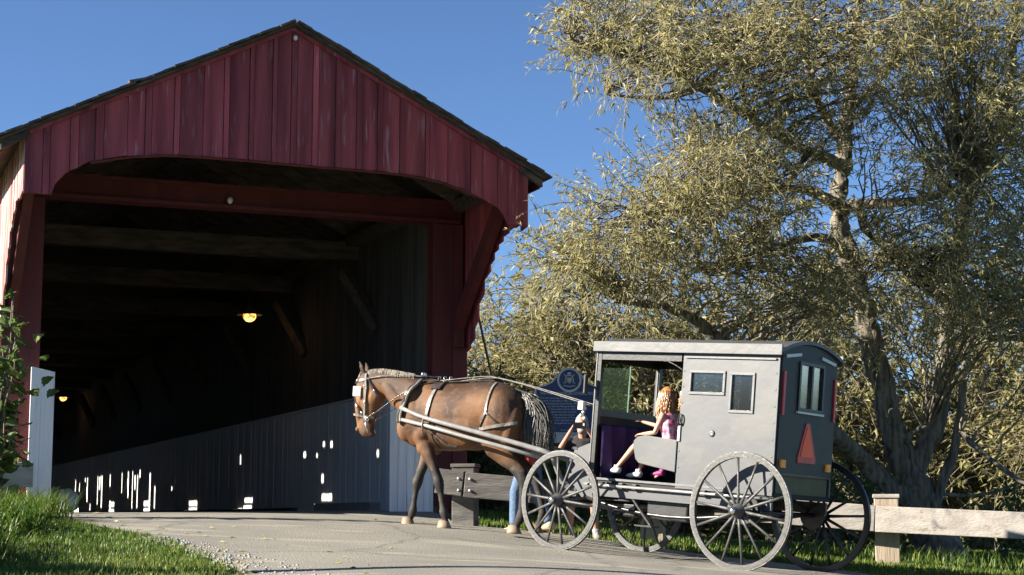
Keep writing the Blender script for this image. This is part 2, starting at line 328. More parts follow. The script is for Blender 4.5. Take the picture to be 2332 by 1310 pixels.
# arched trim under the gable edge
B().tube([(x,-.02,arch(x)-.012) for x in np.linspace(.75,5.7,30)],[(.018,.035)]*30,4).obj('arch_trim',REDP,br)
# roof: decking, shingles on the rakes, ridge, eaves
for sgn in(-1,1):
    xe=3.2+sgn*(3.52 if sgn<0 else 3.42); ze=ztop(xe)
    nrm=(SLP/math.hypot(1,SLP),1/math.hypot(1,SLP))
    def off(x,d): return (x+sgn*nrm[0]*d, ztop(x)+nrm[1]*d)
    p0,p1=(3.2,APX),(xe,ze)
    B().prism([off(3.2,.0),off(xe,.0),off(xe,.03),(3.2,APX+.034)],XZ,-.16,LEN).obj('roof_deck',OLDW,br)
    n=27; L=3.6/n
    for i in range(n):
        ex=abs(xe-3.2); a0=3.2+sgn*(ex*(i)/n); a1=3.2+sgn*(ex*min((i+1.35)/n,1.012)+.01)
        lift=.030+random.uniform(0,.014); 
        if sgn<0 and i==14: lift+=.04
        q=[off(a0,.031+.004),off(a1,lift+.0),off(a1,lift+.024),off(a0,.058)]
        yf=-.2-random.uniform(0,.05)
        B().prism(q,XZ,yf,.35).obj('shingle',SHING,br)
    B().prism([off(3.2,.035),off(xe,.035),off(xe,.07),(3.2,APX+.07)],XZ,.36,LEN).obj('shingle_roof',SHING,br)
    # rake board behind shingles and eave fascia
    B().prism([(3.2,APX-.055),(xe-sgn*.34,ztop(xe-sgn*.34)-.055),(xe-sgn*.34,ztop(xe-sgn*.34)-.004),(3.2,APX-.004)],XZ,-.075,-.045).obj('rake_board',RED,br)
    B().prism([(xe-sgn*.33,ze-.06+.15),(xe-sgn*.02,ze-.10),(xe-sgn*.02,ze-.008),(xe-sgn*.33,ztop(xe-sgn*.33)-.008)],XZ,-.1,-.04).obj('eave_end',OLDW,br)
    B().box((xe-sgn*.03,LEN/2-.05,ze-.06),(.03,LEN-.1,.09)).obj('eave_fascia',REDP,br)
B().beam((3.2,-.12,APX+.055),(3.2,LEN,APX+.055),.13,.018).obj('ridge_cap',SHING,br)
# rafters
for k in range(22):
    y=.35+k*.62
    for sgn in(-1,1):
        xe=3.2+sgn*3.2
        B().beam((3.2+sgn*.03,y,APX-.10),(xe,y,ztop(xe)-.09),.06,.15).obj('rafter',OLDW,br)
# posts
def vboards(name,xs,y0,y1,z0,z1,m,jit=.0):
    for a,b in zip(xs[:-1],xs[1:]):
        j=random.uniform(0,jit); B().box(((a+b)/2,(y0+y1)/2-j,(z0+z1)/2),(b-a-.006,y1-y0,z1-z0)).obj(name,m,br)
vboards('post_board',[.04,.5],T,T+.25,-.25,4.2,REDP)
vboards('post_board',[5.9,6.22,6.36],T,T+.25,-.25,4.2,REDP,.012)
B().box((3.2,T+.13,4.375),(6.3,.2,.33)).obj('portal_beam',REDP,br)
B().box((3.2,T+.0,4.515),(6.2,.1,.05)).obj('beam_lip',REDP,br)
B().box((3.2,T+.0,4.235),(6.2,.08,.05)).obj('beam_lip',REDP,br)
B().ell((2.94,T-.05,4.32),(.04,.04,.05),n=8).obj('insulator',INSUL,br,True)
B().ell((3.22,-.09,6.02),(.03,.03,.035),n=8).obj('insulator',INSUL,br,True)
# hood side walls with the cut-back lower edge
HY=[-.03,.45,.75,1.0,1.3,1.5,1.66,1.80,1.92,2.05,2.18,2.28]; HZ=[3.83,3.86,3.80,3.70,3.50,3.30,3.08,2.84,2.60,2.46,2.38,2.34]
for x,m,s in((-.015,REDW,1),(W+.015,RED,-1)):
    y=-.0
    while y<T-.02:
        wd=random.uniform(.15,.24); y1=min(y+wd,T)
        ym=(y+y1)/2; zb=float(np.interp(ym,HY,HZ))+random.uniform(-.04,.04)
        zr=EV-.02
        B().prism([(y+.003,zb+.05*0+max(0,float(np.interp(y,HY,HZ))-zb)*.5),(y1-.003,zb-.02),(y1-.003,zr),(y+.003,zr)],YZ,x-.013+random.uniform(-.004,.004),x+.013).obj('side_board',m,br)
        y=y1
    # diagonal brace and its foot block
    xx=.12 if s>0 else W-.14
    B().beam((xx,2.22,2.72),(xx,.52,4.22),.12,.21,up=(0,-.66,.75)).obj('brace',REDP,br)
    B().box((xx,T-.06,2.55),(.16,.12,.26)).obj('brace_block',REDP,br); B().box((W-.1 if s<0 else .1,T-.02,1.2),(.2,.05,2.45)).obj('post_board',REDP,br)
    B().box((xx,(T)/2,4.46),(.14,T-.1,.16)).obj('plate_beam',OLDW,br)
# left and right outer walls beyond the posts; the left one has missing pieces through which sun falls
HOLES=[(7.6,.38,.62,.11),(7.95,.215,.5,.05),(13.3,.39,.7,.09),(13.4,.24,.7,.09),(14.0,.2,.45,.05),(18.8,.37,.9,.11),(18.8,.22,.9,.10),(24.8,.42,.9,.13),(24.8,.24,.9,.11),(30.6,.44,.9,.14),(30.6,.24,.9,.12),(38,.3,1.1,.15),
(12.3,1.43,.30,.13),(13.07,1.47,.13,.06),(14.05,1.3,.10,.36),(9.07,1.15,.15,.10),(7.82,1.28,.13,.08),(7.36,1.26,.13,.10),(8.26,1.11,.08,.07),(7.88,.7,.15,.14),(4.75,1.02,.10,.1),(22.5,.9,.12,.12),(21.4,.75,.10,.1)]
_r=random.Random(4)
for y_,z0_,z1_ in((38.4,.7,1.5),(37.4,.9,1.2),(36.1,1.2,1.5),(35.6,.55,1.55),(34.9,.3,.5),(33.4,.45,1.75),(32.6,.35,1.6),(33.0,.9,1.3),(31.0,.95,1.6),(30.9,.3,.55),(28.9,.75,1.6),(27.8,.6,1.6),(27.9,.9,1.1),(27.1,.3,1.45),(26.7,.8,1.2),(26.3,.3,1.2),(25.9,1.1,1.6),(24.4,.3,1.2),(23.7,.28,.85)):
    w_=_r.uniform(.07,.17); HOLES.append((y_,(z0_+z1_)/2,w_,z1_-z0_))
    if _r.random()<.3: HOLES.append((y_+w_*.7,z0_+(z1_-z0_)*_r.random()*.6,w_*.7,(z1_-z0_)*.35))
sr=-(SX*CT+SY*ST); sa=-( -SX*ST+SY*CT)   # horizontal travel of sunlight along +x / +y (local)
KX=5.86; hh=[]
for (y,z,wy,wz) in HOLES:
    hy=y-sa/sr*KX; hz=z+math.tan(SUN_EL)/sr*KX; hh.append((hy-wy/2,hy+wy/2,hz-wz/2,min(hz+wz/2,4.5)))
def holed(y0,y1,x,name,stuff):
    ys=list(np.arange(y0,y1,.28))+[y1]; bps=sorted(set([round(v,3) for v in ys]+[round(v,3) for h in hh for v in h[:2] if y0<v<y1])); bm=B()
    for a,b in zip(bps[:-1],bps[1:]):
        if b-a<.004: continue
        iv=sorted([(h[2],h[3]) for h in hh if h[0]-1e-3<=a and h[1]+1e-3>=b]); z=-.3; seg=[]
        for c,d in iv:
            if c>z: seg.append((z,c))
            z=max(z,d)
        seg.append((z,EV-.02)); jx=random.choice((-.004,.004))
        for c,d in seg:
            t=B() if not stuff else bm
            t.box((x+jx,(a+b)/2,(c+d)/2),(.026,b-a+.002,d-c))
            if not stuff: t.obj(name,REDW,br)
    if stuff: bm.obj('far_side_boards',REDW,br)['kind']='stuff'
holed(T,6.0,-.015,'side_board',False); holed(6.0,LEN,-.015,'side_board',True)
ys=np.arange(T,9.,.3)
for a,b in zip(ys[:-1],ys[1:]): B().box((W+.015+random.uniform(-.004,.004),(a+b)/2,2.1),(.026,b-a-.004,4.85)).obj('side_board',RED,br)
B().box((W+.02,(ys[-1]+LEN)/2,2.1),(.03,LEN-ys[-1],4.85)).obj('far_side_wall',RED,br)
# inside right wall: dark boards over white wainscot
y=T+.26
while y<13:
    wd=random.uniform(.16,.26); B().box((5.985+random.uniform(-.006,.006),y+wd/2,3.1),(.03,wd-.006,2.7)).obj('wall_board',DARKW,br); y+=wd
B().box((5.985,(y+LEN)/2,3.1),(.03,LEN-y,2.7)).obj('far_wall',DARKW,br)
y=T+.05
while y<14:
    wd=random.uniform(.13,.22); B().box((5.90+random.uniform(-.005,.005),y+wd/2,.99),(.03,wd-.005,1.82)).obj('wainscot_board',WHITEP,br); y+=wd
fb=B()
while y<LEN:
    wd=random.uniform(.18,.3); fb.box((5.90+random.uniform(-.005,.005),y+wd/2,.99),(.03,wd-.006,1.82)); y+=wd
fb.obj('far_wainscot',WHITEP,br)['kind']='stuff'
B().box((5.9,(T+LEN)/2+.05,1.915),(.12,LEN-T-.1,.03)).obj('wainscot_cap',WHITEP,br)
B().box((5.80,6.2,.17),(.16,3.2,.17)).obj('kerb_timber',RAILW,br)
B().box((5.83,25,.15),(.10,31,.10)).obj('kerb_timber',OLDW,br)
# left inside wainscot (low) and wings in the portal
B().box((.46,(T+LEN)/2+.3,.96),(.03,LEN-T-.4,1.76)).obj('far_wainscot',WHITEP,br)
for a,b in((.36,.49),(.49,.63)): B().prism([(a,.02),(b-.004,.02),(b-.004,1.93-(b-.36)*.22),(a,1.93-(a-.36)*.22)],XZ,1.9,1.94).obj('wing_board',WHITEP,br)
B().box((.64,2.08,.95),(.03,.34,1.84)).obj('wing_board',WHITEP,br)
xs=[5.22,5.34,5.47,5.59,5.72,5.86]
for a,b in zip(xs[:-1],xs[1:]): B().box(((a+b)/2,2.1+random.uniform(-.006,.006),.98),(b-a-.006,.03,1.86)).obj('wing_board',WHITEP,br)
B().box((5.7,T+.0,.06),(.5,.25,.22)).obj('wing_sill',OLDW,br)
# floor, tie beams, knee braces, upper plates
B().box((3.2,(T+LEN)/2,.0),(6.2,LEN-T,.13)).obj('bridge_deck',FLOORW,br)
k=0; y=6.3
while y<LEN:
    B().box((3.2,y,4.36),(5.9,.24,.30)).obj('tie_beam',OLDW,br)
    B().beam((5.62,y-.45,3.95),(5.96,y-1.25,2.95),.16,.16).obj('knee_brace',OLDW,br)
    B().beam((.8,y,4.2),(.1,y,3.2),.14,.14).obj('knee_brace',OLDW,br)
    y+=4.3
B().box((5.9,(T+LEN)/2+.2,4.5),(.3,LEN-T-.5,.14)).obj('plate_beam',OLDW,br)
B().box((.2,(T+LEN)/2+.2,4.5),(.3,LEN-T-.5,.14)).obj('plate_beam',OLDW,br)
# lamps hung inside
def lamp(x,y,z,label):
    M=MB@Matrix.Translation((x,y,z)); t=empty('pendant_lamp',M); tag(t,label,'lamp','lit lamps inside the bridge')
    B().lathe([(.03,.16),(.06,.14),(.10,.09),(.23,.02),(.235,.0),(.225,.0),(.09,.075),(.03,.12)],n=20).obj('lamp_shade',OLDW,t,True)
    B().ell((0,0,-.02),(.12,.12,.10),n=12).obj('bulb',BULB,t,True)
    B().tube([(0,0,.14),(0,0,.5)],.012,6).obj('stem',BLACKP,t)
    ld=bpy.data.lights.new('lamp_light','POINT'); ld.energy=.45; ld.color=(1,.6,.22); ld.shadow_soft_size=.09
    lo=bpy.data.objects.new('lamp_light',ld); COL.objects.link(lo); lo.parent=t; lo.location=(0,0,-.14)
lamp(4.93,9.45,3.62,'larger glowing amber lamp hanging nearer the portal inside the bridge')
lamp(5.3,37.75,4.0,'small glowing amber lamp far down the dark bridge')
# stay wire beside the portal
p=L2W(6.43,1.83,2.83); q=Vector((.16,24.2,float(gz(.16,24.2))))
tag(B().tube([p,q],.017,6).obj('stay_wire',BLACKP),'dark taut stay wire running from bridge side to the ground behind the horse','wire')

# ------------------------------------------------------------------ buggy
def frame(o,phi,ps,ro=0):
    h=Vector((-math.sin(phi),math.cos(phi),0)); l=Vector((-math.cos(phi),-math.sin(phi),0)); k=Vector((0,0,1))
    fx=h*math.cos(ps)+k*math.sin(ps); up=k*math.cos(ps)-h*math.sin(ps); ly=l*math.cos(ro)+up*math.sin(ro); u2=up*math.cos(ro)-l*math.sin(ro)
    M=Matrix((fx,ly,u2)).transposed().to_4x4(); M.translation=Vector(o); return M
MG=frame((2.597,16.949,-.513),.871,.079,.03)
MH=frame((-.4,18.75,float(gz(-.4,18.75))+.015),1.152,.06)
G2H=MG.inverted()@MH
bu=empty('horse_buggy',MG); tag(bu,'grey box buggy with a black back, orange triangle and tall spoked wheels','buggy')
def ring(b,R0,R1,w,n=56,y0=0):
    vs=[]
    for k in range(n):
        c,s=math.cos(2*math.pi*k/n),math.sin(2*math.pi*k/n)
        vs+=[(R0*c,y0-w/2,R0*s),(R1*c,y0-w/2,R1*s),(R1*c,y0+w/2,R1*s),(R0*c,y0+w/2,R0*s)]
    fs=[]
    for k in range(n):
        a=k*4; d=((k+1)%n)*4
        for i in range(4): j=(i+1)%4; fs.append([a+i,a+j,d+j,d+i])
    return b.add(vs,fs)
def wheel(R,nsp,c,rz,ph,side,m,tm):
    M=Matrix.Translation(c)@Matrix.Rotation(rz,4,'Z')@Matrix.Rotation(ph,4,'Y')
    wo=ring(B(),R-.058,R-.014,.042).obj('wheel',m,bu); wo.matrix_local=M
    ring(B(),R-.0145,R,.036).obj('tyre',tm,wo)
    hb=B().lathe([(.0,-.11),(.035,-.11),(.045,-.07),(.07,-.05),(.075,0),(.07,.05),(.048,.06),(.042,.12),(.03,.125),(.028,.15),(0,.152)],Matrix.Rotation(-math.pi/2*side,4,'X'),18); hb.obj('hub',m if m is WHEELG else BLACKP,wo,True)
    B().lathe([(0,.153),(.031,.153),(.033,.12)],Matrix.Rotation(-math.pi/2*side,4,'X'),14).obj('hub_cap',CHROME if m is WHEELG else BLACKP,wo,True)
    sp=B().tube([(0,.03*side,.06),(0,.022*side,.16),(0,.012*side,.3),(0,0,R-.05)],[(.017,.013),(.016,.012),(.013,.010),(.014,.011)],8).obj('spoke',m,wo,True)
    for k in range(1,nsp): copyobj(sp,wo,Matrix.Rotation(2*math.pi*k/nsp,4,'Y'))
TT=1.50; RRr=.565; RFr=.512; WB_=2.18
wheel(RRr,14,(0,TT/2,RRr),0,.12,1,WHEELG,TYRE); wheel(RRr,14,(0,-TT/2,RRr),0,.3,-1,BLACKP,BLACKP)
wheel(RFr,14,(WB_,TT/2,RFr),-.03,.16,1,WHEELG,TYRE); wheel(RFr,14,(WB_,-TT/2,RFr),-.03,.05,-1,WHEELG,TYRE)
YS=.535
def cells(xs,zs,skip,y,th,name,m):
    b=B()
    for i in range(len(xs)-1):
        for j in range(len(zs)-1):
            xm,zm=(xs[i]+xs[i+1])/2,(zs[j]+zs[j+1])/2
            if any(s[0]<xm<s[1] and s[2]<zm<s[3] for s in skip): continue
            b.box((xm,y,zm),(xs[i+1]-xs[i],th,zs[j+1]-zs[j]))
    return b.obj(name,m,bu)
W1=(.415,.795,1.69,1.885); W2=(.075,.315,1.525,1.875)
for sy,m in((1,GREYB),(-1,GREYB)):
    cells([-.21,.075,.315,.415,.795,.905],[.73,1.525,1.69,1.875,1.885,2.075],[W1,W2],sy*YS,.022,'side_panel',m)
    for w_ in(W1,W2):
        fr=B(); x0,x1,z0,z1=w_; t=.028
        for c,d in((((x0+x1)/2,z0-t/2+.004),(x1-x0+2*t-.008,t)),(((x0+x1)/2,z1+t/2-.004),(x1-x0+2*t-.008,t)),((x0-t/2+.004,(z0+z1)/2),(t,z1-z0-.008)),((x1+t/2-.004,(z0+z1)/2),(t,z1-z0-.008))):
            fr.box((c[0],sy*(YS+.015),c[1]),(d[0],.02,d[1]))
        f=fr.obj('window_frame',GREYT,bu,bevel=.004)
        B().box(((x0+x1)/2,sy*(YS-.004),(z0+z1)/2),(x1-x0,.006,z1-z0)).obj('pane',GLASS,f)
B().box((.35,YS+.02,2.035),(1.05,.02,.016)).obj('door_track',GREYT,bu)
B().lathe([(0,.0),(.03,.0),(.034,.006),(.02,.012),(0,.006)],Matrix.Translation((.51,YS+.011,1.29))@Matrix.Rotation(-math.pi/2,4,'X'),12).obj('rivet_dent',GREYT,bu,True)
B().tube([(.9+.0,YS+.05+.0,1.39)]+[(.885+.022*math.cos(a),YS+.03,1.41+.055*math.sin(a)) for a in np.linspace(-1.6,4.4,14)],.008,6).obj('door_handle',BLACKP,bu,True)
B().box((.895,YS+.018,1.27),(.028,.02,.15)).obj('latch_plate',PALESTRIP,bu,bevel=.004)
# roof
ar=[(y,2.10+.125*(1-(y/.585)**2)) for y in np.linspace(-.585,.585,15)]
B().prism(ar+[(y,z+.035) for y,z in ar[::-1]],YZ,-.255,2.01).obj('roof',ROOFV,bu,False)
for sy in(-1,1): B().box((.88,sy*.588,2.125),(2.27,.02,.105)).obj('roof_valance',ROOFV,bu,bevel=.004)
B().prism([(y,z-.02) for y,z in ar]+[(.585,2.085),(-.585,2.085)],YZ,1.985,2.0).obj('front_valance',BLACKP,bu)
# back panel with an opening for the window
bz=[(y,z-.004) for y,z in ar]
def arcz(y): return float(np.interp(y,[p[0] for p in ar],[p[1] for p in ar]))-.005
BY0,BY1=-.235,.185; BZ0,BZ1=1.6,2.02; XB=-.215
bp=B()
for y0,y1,z0,z1 in((-.52,BY0,.94,None),(BY1,.52,.94,None),(BY0,BY1,.94,BZ0),(BY0,BY1,BZ1,None)):
    if z1: bp.prism([(y0,z0),(y1,z0),(y1,z1),(y0,z1)],YZ,XB-.012,XB+.012)
    else:
        ysn=np.linspace(y0,y1,6); bp.prism([(y0,z0),(y1,z0)]+[(y,arcz(y)) for y in ysn[::-1]],YZ,XB-.012,XB+.012)
bp.obj('back_panel',BACKP,bu)
fr=B(); t=.03
for c,d in((((BY0+BY1)/2,BZ0-t/2),(BY1-BY0+2*t,t)),(((BY0+BY1)/2,BZ1+t/2),(BY1-BY0+2*t,t)),((BY0-t/2,(BZ0+BZ1)/2),(t,BZ1-BZ0)),((BY1+t/2,(BZ0+BZ1)/2),(t,BZ1-BZ0)),((-.03,(BZ0+BZ1)/2),(.03,BZ1-BZ0))):
    fr.box((XB-.018,c[0],c[1]),(.02,d[0],d[1]))
f=fr.obj('window_frame',BLACKP,bu); 
for a,b in((BY0,-.045),(-.015,BY1)): B().box((XB,(a+b)/2,(BZ0+BZ1)/2),(.006,b-a,BZ1-BZ0)).obj('pane',GLASS,f)
B().box((XB-.02,-.025,BZ0-.045),(.03,.5,.02)).obj('window_sill',PALESTRIP,bu)
def px(b,poly,x0,x1): return b.prism(poly,YZ,x0,x1)
px(B(),[(-.175,1.07),(.155,1.07),(.16,1.12),(.025,1.46),(-.035,1.46),(-.18,1.12)],XB-.022,XB-.0125).obj('warning_triangle_border',DKRED,bu)
px(B(),[(-.13,1.13),(.115,1.13),(.01,1.42),(-.02,1.42)],XB-.027,XB-.0225).obj('warning_triangle',ORANGE,bu)
for sy in(1,-1):
    B().box((XB-.022,sy*.485,1.72),(.016,.035,.42)).obj('red_reflector',DKRED,bu)
    B().box((XB-.022,sy*.43-.0,1.045),(.02,.085,.075)).obj('amber_reflector',AMBER,bu)
    B().beam((XB-.02,sy*.2,2.115),(XB-.02,sy*.47,2.075),.012,.03).obj('pale_strip',PALESTRIP,bu)
OLIVE=mat('olive_tailboard',(.06,.062,.02),(.085,.085,.03),(6,6,6),.6,.1)
B().box((XB+.02,0,.825),(.02,.96,.225)).obj('tailboard',OLIVE,bu)
B().box((XB+.0,0,.945),(.03,1.0,.02)).obj('tail_hinge',BLACKP,bu)
# front half: pillars, headers, windscreen, dash, floor
for sy in(1,-1):
    B().box((1.955,sy*.525,1.41),(.05,.05,1.36)).obj('front_pillar',BLACKP,bu)
    B().box((1.43,sy*.525,2.035),(1.0,.04,.085)).obj('header',BLACKP,bu)
B().box((1.985,.54,1.41),(.012,.035,1.34)).obj('pillar_trim',GREYT,bu)
B().box((1.965,0,2.03),(.04,1.0,.10)).obj('windscreen_header',BLACKP,bu)
B().box((1.965,0,1.445),(.05,1.0,.07)).obj('windscreen_sill',BLACKP,bu)
B().box((1.965,.0,1.08),(.03,1.02,.68)).obj('dash_panel',INTER,bu)
B().box((1.97,.235,1.73),(.006,.5,.5)).obj('windscreen_pane',WSHIELD,bu)
B().box((1.97,-.022,1.73),(.012,.012,.5)).obj('pane_edge',PALESTRIP,bu)
B().box((1.95,-.495,1.72),(.012,.012,.5)).obj('pane_edge',GREYT,bu)
B().box((1.43,-.53,1.02),(1.05,.02,.60)).obj('side_panel',INTER,bu)
B().box((.88,0,.735),(2.2,1.06,.05)).obj('floor',INTER,bu)
B().box((1.15,.54,.765),(1.62,.02,.022)).obj('sill_strip',GREYT,bu)
B().tube([(2.02,.575,.70),(.6,.575,.70),(.1,.575,.70),(-.2,.575,.70)],.014,8).obj('step_rail',SHAFTM,bu,True)
for x in(1.75,1.55,1.38,.55): B().box((x,.56,.705),(.06,.05,.06)).obj('rail_clip',BLACKP,bu,bevel=.006)
B().box((.88,.515,.645),(2.16,.03,.115)).obj('lower_body_rail',GREYB,bu)
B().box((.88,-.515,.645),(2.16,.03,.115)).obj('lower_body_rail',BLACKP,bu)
arm=[(.91,.885),(1.36,.95),(1.405,.99),(1.445,1.12),(1.44,1.175),(1.40,1.215),(1.30,1.235),(.91,1.205)]
B().prism(arm,XZ,.535,.56).obj('seat_side',GREYB,bu,bevel=.006)
B().box((1.15,0,1.02),(.46,.98,.14)).obj('seat_cushion',INTER,bu,bevel=.03)
B().box((.9,0,1.28),(.08,.98,.44)).obj('seat_back',INTER,bu,bevel=.03)
B().prism([(1.99,.56),(2.34,.56),(2.33,.72),(2.27,1.05),(2.2,1.075),(2.08,1.12),(1.99,1.13)],XZ,.44,.455).obj('dash_wing',GREYB,bu)
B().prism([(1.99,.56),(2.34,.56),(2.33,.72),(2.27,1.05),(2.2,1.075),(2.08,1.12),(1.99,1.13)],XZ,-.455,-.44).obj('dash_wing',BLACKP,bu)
B().beam((2.33,-.44,.75),(2.33,.44,.75),.02,.40).obj('dash_front',BLACKP,bu)
B().beam((2.26,-.46,1.06),(2.26,.46,1.06),.05,.03).obj('dash_rail',BLACKP,bu)
lp=B().box((2.10,.60,1.50),(.07,.07,.09)).obj('side_lamp',PALESTRIP,bu,bevel=.01); B().tube([(2.02,.54,1.5),(2.1,.6,1.5)],.012,6).obj('lamp_bracket',BLACKP,bu)
for k,(dx,dz) in enumerate(((.03,.0),(-.02,-.03),(.0,.035))): B().ell((2.08+dx,.6,1.40+dz),(.018,.018,.018),n=8).obj('lamp_lens',PALESTRIP,bu,True)
mi=B().box((2.03,.66,1.72),(.03,.05,.20)).obj('mirror',BLACKP,bu,bevel=.008); B().tube([(1.98,.545,1.70),(2.03,.65,1.70)],.01,6).obj('mirror_bracket',BLACKP,bu)
# running gear
for x,R,m in((0,RRr,BLACKP),(WB_,RFr,BLACKP)):
    B().tube([(x,-TT/2+.05,R),(x,TT/2-.05,R)],.022,10).obj('axle',m,bu,True)
    for sy in(-.32,.32): pass
    pts=[(x,y,R+.05+.10*(1-(y/.5)**2)) for y in np.linspace(-.5,.5,11)]
    B().tube(pts,.02,6).obj('leaf_spring',BLACKP,bu,True)
for y in(-.45,.45):
    B().tube([(x,y,.44+.13*((x-1.05)/1.05)**2) for x in np.linspace(-.0,2.1,11)],.02,6).obj('side_spring',BLACKP,bu,True)
B().tube([(0,0,RRr),(WB_,0,RFr)],.03,8).obj('reach_pole',BLACKP,bu,True)
B().box((1.55,.36,.47),(.16,.10,.14)).obj('brake_cylinder',BLACKP,bu,bevel=.02)
B().box((1.05,.2,.5),(.5,.5,.2)).obj('battery_box',BLACKP,bu,bevel=.02)
B().tube([(1.45,.5,.6),(1.28,.5,.42),(1.2,.5,.34)],.018,6).obj('step_iron',BLACKP,bu)
B().box((1.2,.56,.33),(.2,.14,.015)).obj('step_plate',BLACKP,bu)
for y in(-.6,.6): B().lathe([(0,-.01),(.14,-.01),(.14,.01),(0,.01)],Matrix.Translation((0,y,RRr))@Matrix.Rotation(math.pi/2,4,'X'),20).obj('brake_drum',BLACKP,bu)
# shafts to the horse
for sy in(1,-1):
    hp=[(-1.0,.36*sy,.865),(-.6,.39*sy,.955),(-.2,.41*sy,1.04),(.3,.40*sy,1.14),(.55,.36*sy,1.19),(.84,.31*sy,1.285)]
    pl=[(WB_+.02,.43*sy,.62),(WB_+.25,.43*sy,.70)]+[tuple(G2H@Vector(p)) for p in hp]
    pl=[tuple(p) for p in resample(pl,22)]
    B().tube(pl,[.030-.008*i/21 for i in range(22)],10).obj('shaft',SHAFTM,bu,True)
B().beam((WB_+.12,-.5,.66),(WB_+.12,.5,.66),.06,.05).obj('cross_bar',BLACKP,bu)

# ------------------------------------------------------------------ horse
ho=empty('horse',MH); tag(ho,'bay horse with grey black tail walking in harness before the bridge','horse')
hb=B()
def loft(b,secs,n=40):  # secs: x,z,rz,ry,tiltdir(x,z) axis of rz
    S_=resample([(q[0],q[1],q[2],q[3],q[4],q[5][0],q[5][1]) for q in secs],len(secs)*5)
    for _ in range(4): S_[1:-1]=.25*S_[:-2]+.5*S_[1:-1]+.25*S_[2:]
    secs=[(q[0],q[1],q[2],q[3],q[4],(q[5],q[6])) for q in S_]
    rings=[]
    for (x,y,z,rz,ry,ax) in secs:
        a=Vector((ax[0],0,ax[1])).normalized()*rz
        rings.append([Vector((x,y,z))+a*math.cos(2*math.pi*k/n)+Vector((0,ry,0))*math.sin(2*math.pi*k/n) for k in range(n)])
    vs=[p for r in rings for p in r]; m=len(rings)
    fs=[[i*n+k,i*n+(k+1)%n,(i+1)*n+(k+1)%n,(i+1)*n+k] for i in range(m-1) for k in range(n)]
    fs+=[list(range(n))[::-1],[(m-1)*n+k for k in range(n)]]
    b.add(vs,fs)
U=(0,1)
TR=[(-.555,1.24,.08,.09),(-.52,1.25,.17,.17),(-.45,1.27,.245,.235),(-.32,1.285,.305,.285),(-.14,1.295,.335,.30),(.05,1.25,.36,.31),(.25,1.215,.372,.32),(.45,1.215,.375,.31),(.6,1.235,.385,.28),(.74,1.235,.385,.25),(.86,1.22,.33,.21),(.94,1.18,.24,.16),(.985,1.13,.12,.09)]
loft(hb,[(x,0,z,rz,ry,U) for x,z,rz,ry in TR])
NK=[(.66,1.34,.30,.19,(.35,1)),(.80,1.395,.275,.155,(.42,1)),(.95,1.445,.235,.125,(.4,1)),(1.10,1.515,.185,.10,(.3,1)),(1.24,1.575,.14,.085,(.15,1)),(1.38,1.595,.105,.08,(.0,1)),(1.47,1.60,.08,.07,(-.2,1))]
loft(hb,[(x,0,z,a,r,t) for x,z,a,r,t in NK])
HD=[(1.42,1.685,.04,.04),(1.435,1.64,.10,.08),(1.425,1.56,.145,.098),(1.41,1.48,.172,.105),(1.41,1.40,.178,.10),(1.425,1.31,.160,.088),(1.437,1.22,.137,.072),(1.44,1.13,.115,.06),(1.425,1.05,.108,.062),(1.415,.99,.095,.058),(1.41,.955,.05,.035)]
loft(hb,[(x,0,z,rx,ry,(1,.08)) for x,z,rx,ry in HD])
hb.ell((1.33,.0,1.41),(.11,.108,.12)); hb.ell((1.37,0,.985),(.07,.045,.04))           # jowl, chin
for sy in(1,-1):
    hb.tube([(1.47,.05*sy,1.66),(1.50,.065*sy,1.74),(1.525,.07*sy,1.80)],[(.03,.018),(.032,.014),(.006,.004)],8)
    hb.ell((1.535,.078*sy,1.475),(.04,.03,.035)); hb.ell((1.515,.045*sy,1.035),(.025,.018,.03))
    hb.ell((.70,.165*sy,1.26),(.11,.095,.30),Matrix.Rotation(.40,3,'Y'),18); hb.ell((.56,.185*sy,1.10),(.10,.09,.19),Matrix.Rotation(-.5,3,'Y'),18); hb.ell((-.26,.16*sy,1.22),(.25,.155,.29),None,18); hb.ell((-.42,.15*sy,1.12),(.12,.12,.25),Matrix.Rotation(-.25,3,'Y'),16)
    hb.ell((.86,.09*sy,1.08),(.12,.095,.16),None,16); hb.ell((-.06,.215*sy,1.42),(.07,.06,.06)); hb.ell((.18,.19*sy,1.08),(.36,.145,.22),None,18); hb.ell((-.17,.16*sy,1.02),(.13,.10,.15),Matrix.Rotation(.5,3,'Y'),14)
    hb.ell((.60,.155*sy,.90),(.085,.07,.12),Matrix.Rotation(-.4,3,'Y')); hb.ell((-.36,.16*sy,.845),(.10,.07,.13),Matrix.Rotation(-.9,3,'Y')); hb.ell((1.02,.055*sy,1.40),(.26,.085,.10),Matrix.Rotation(-.75,3,'Y'),16); hb.ell((1.50,.06*sy,1.30),(.035,.035,.16))
def leg(pts,y):
    hb.tube([(p[0],y*p[3] if len(p)>3 else y,p[1]) for p in pts],[(p[2][0],p[2][1]) if hasattr(p[2],'__len__') else p[2] for p in pts],12,up=(1,0,0))
leg([(.66,1.12,(.14,.08)),(.63,.98,(.115,.075)),(.565,.84,(.085,.065)),(.495,.70,(.062,.052)),(.43,.57,(.056,.05)),(.402,.50,(.064,.058)),(.385,.45,(.055,.05)),(.365,.38,(.037,.030)),(.335,.25,(.036,.028)),(.318,.185,(.052,.043)),(.305,.155,(.051,.042)),(.292,.10,(.034,.03)),(.288,.065,(.042,.038))],.155)
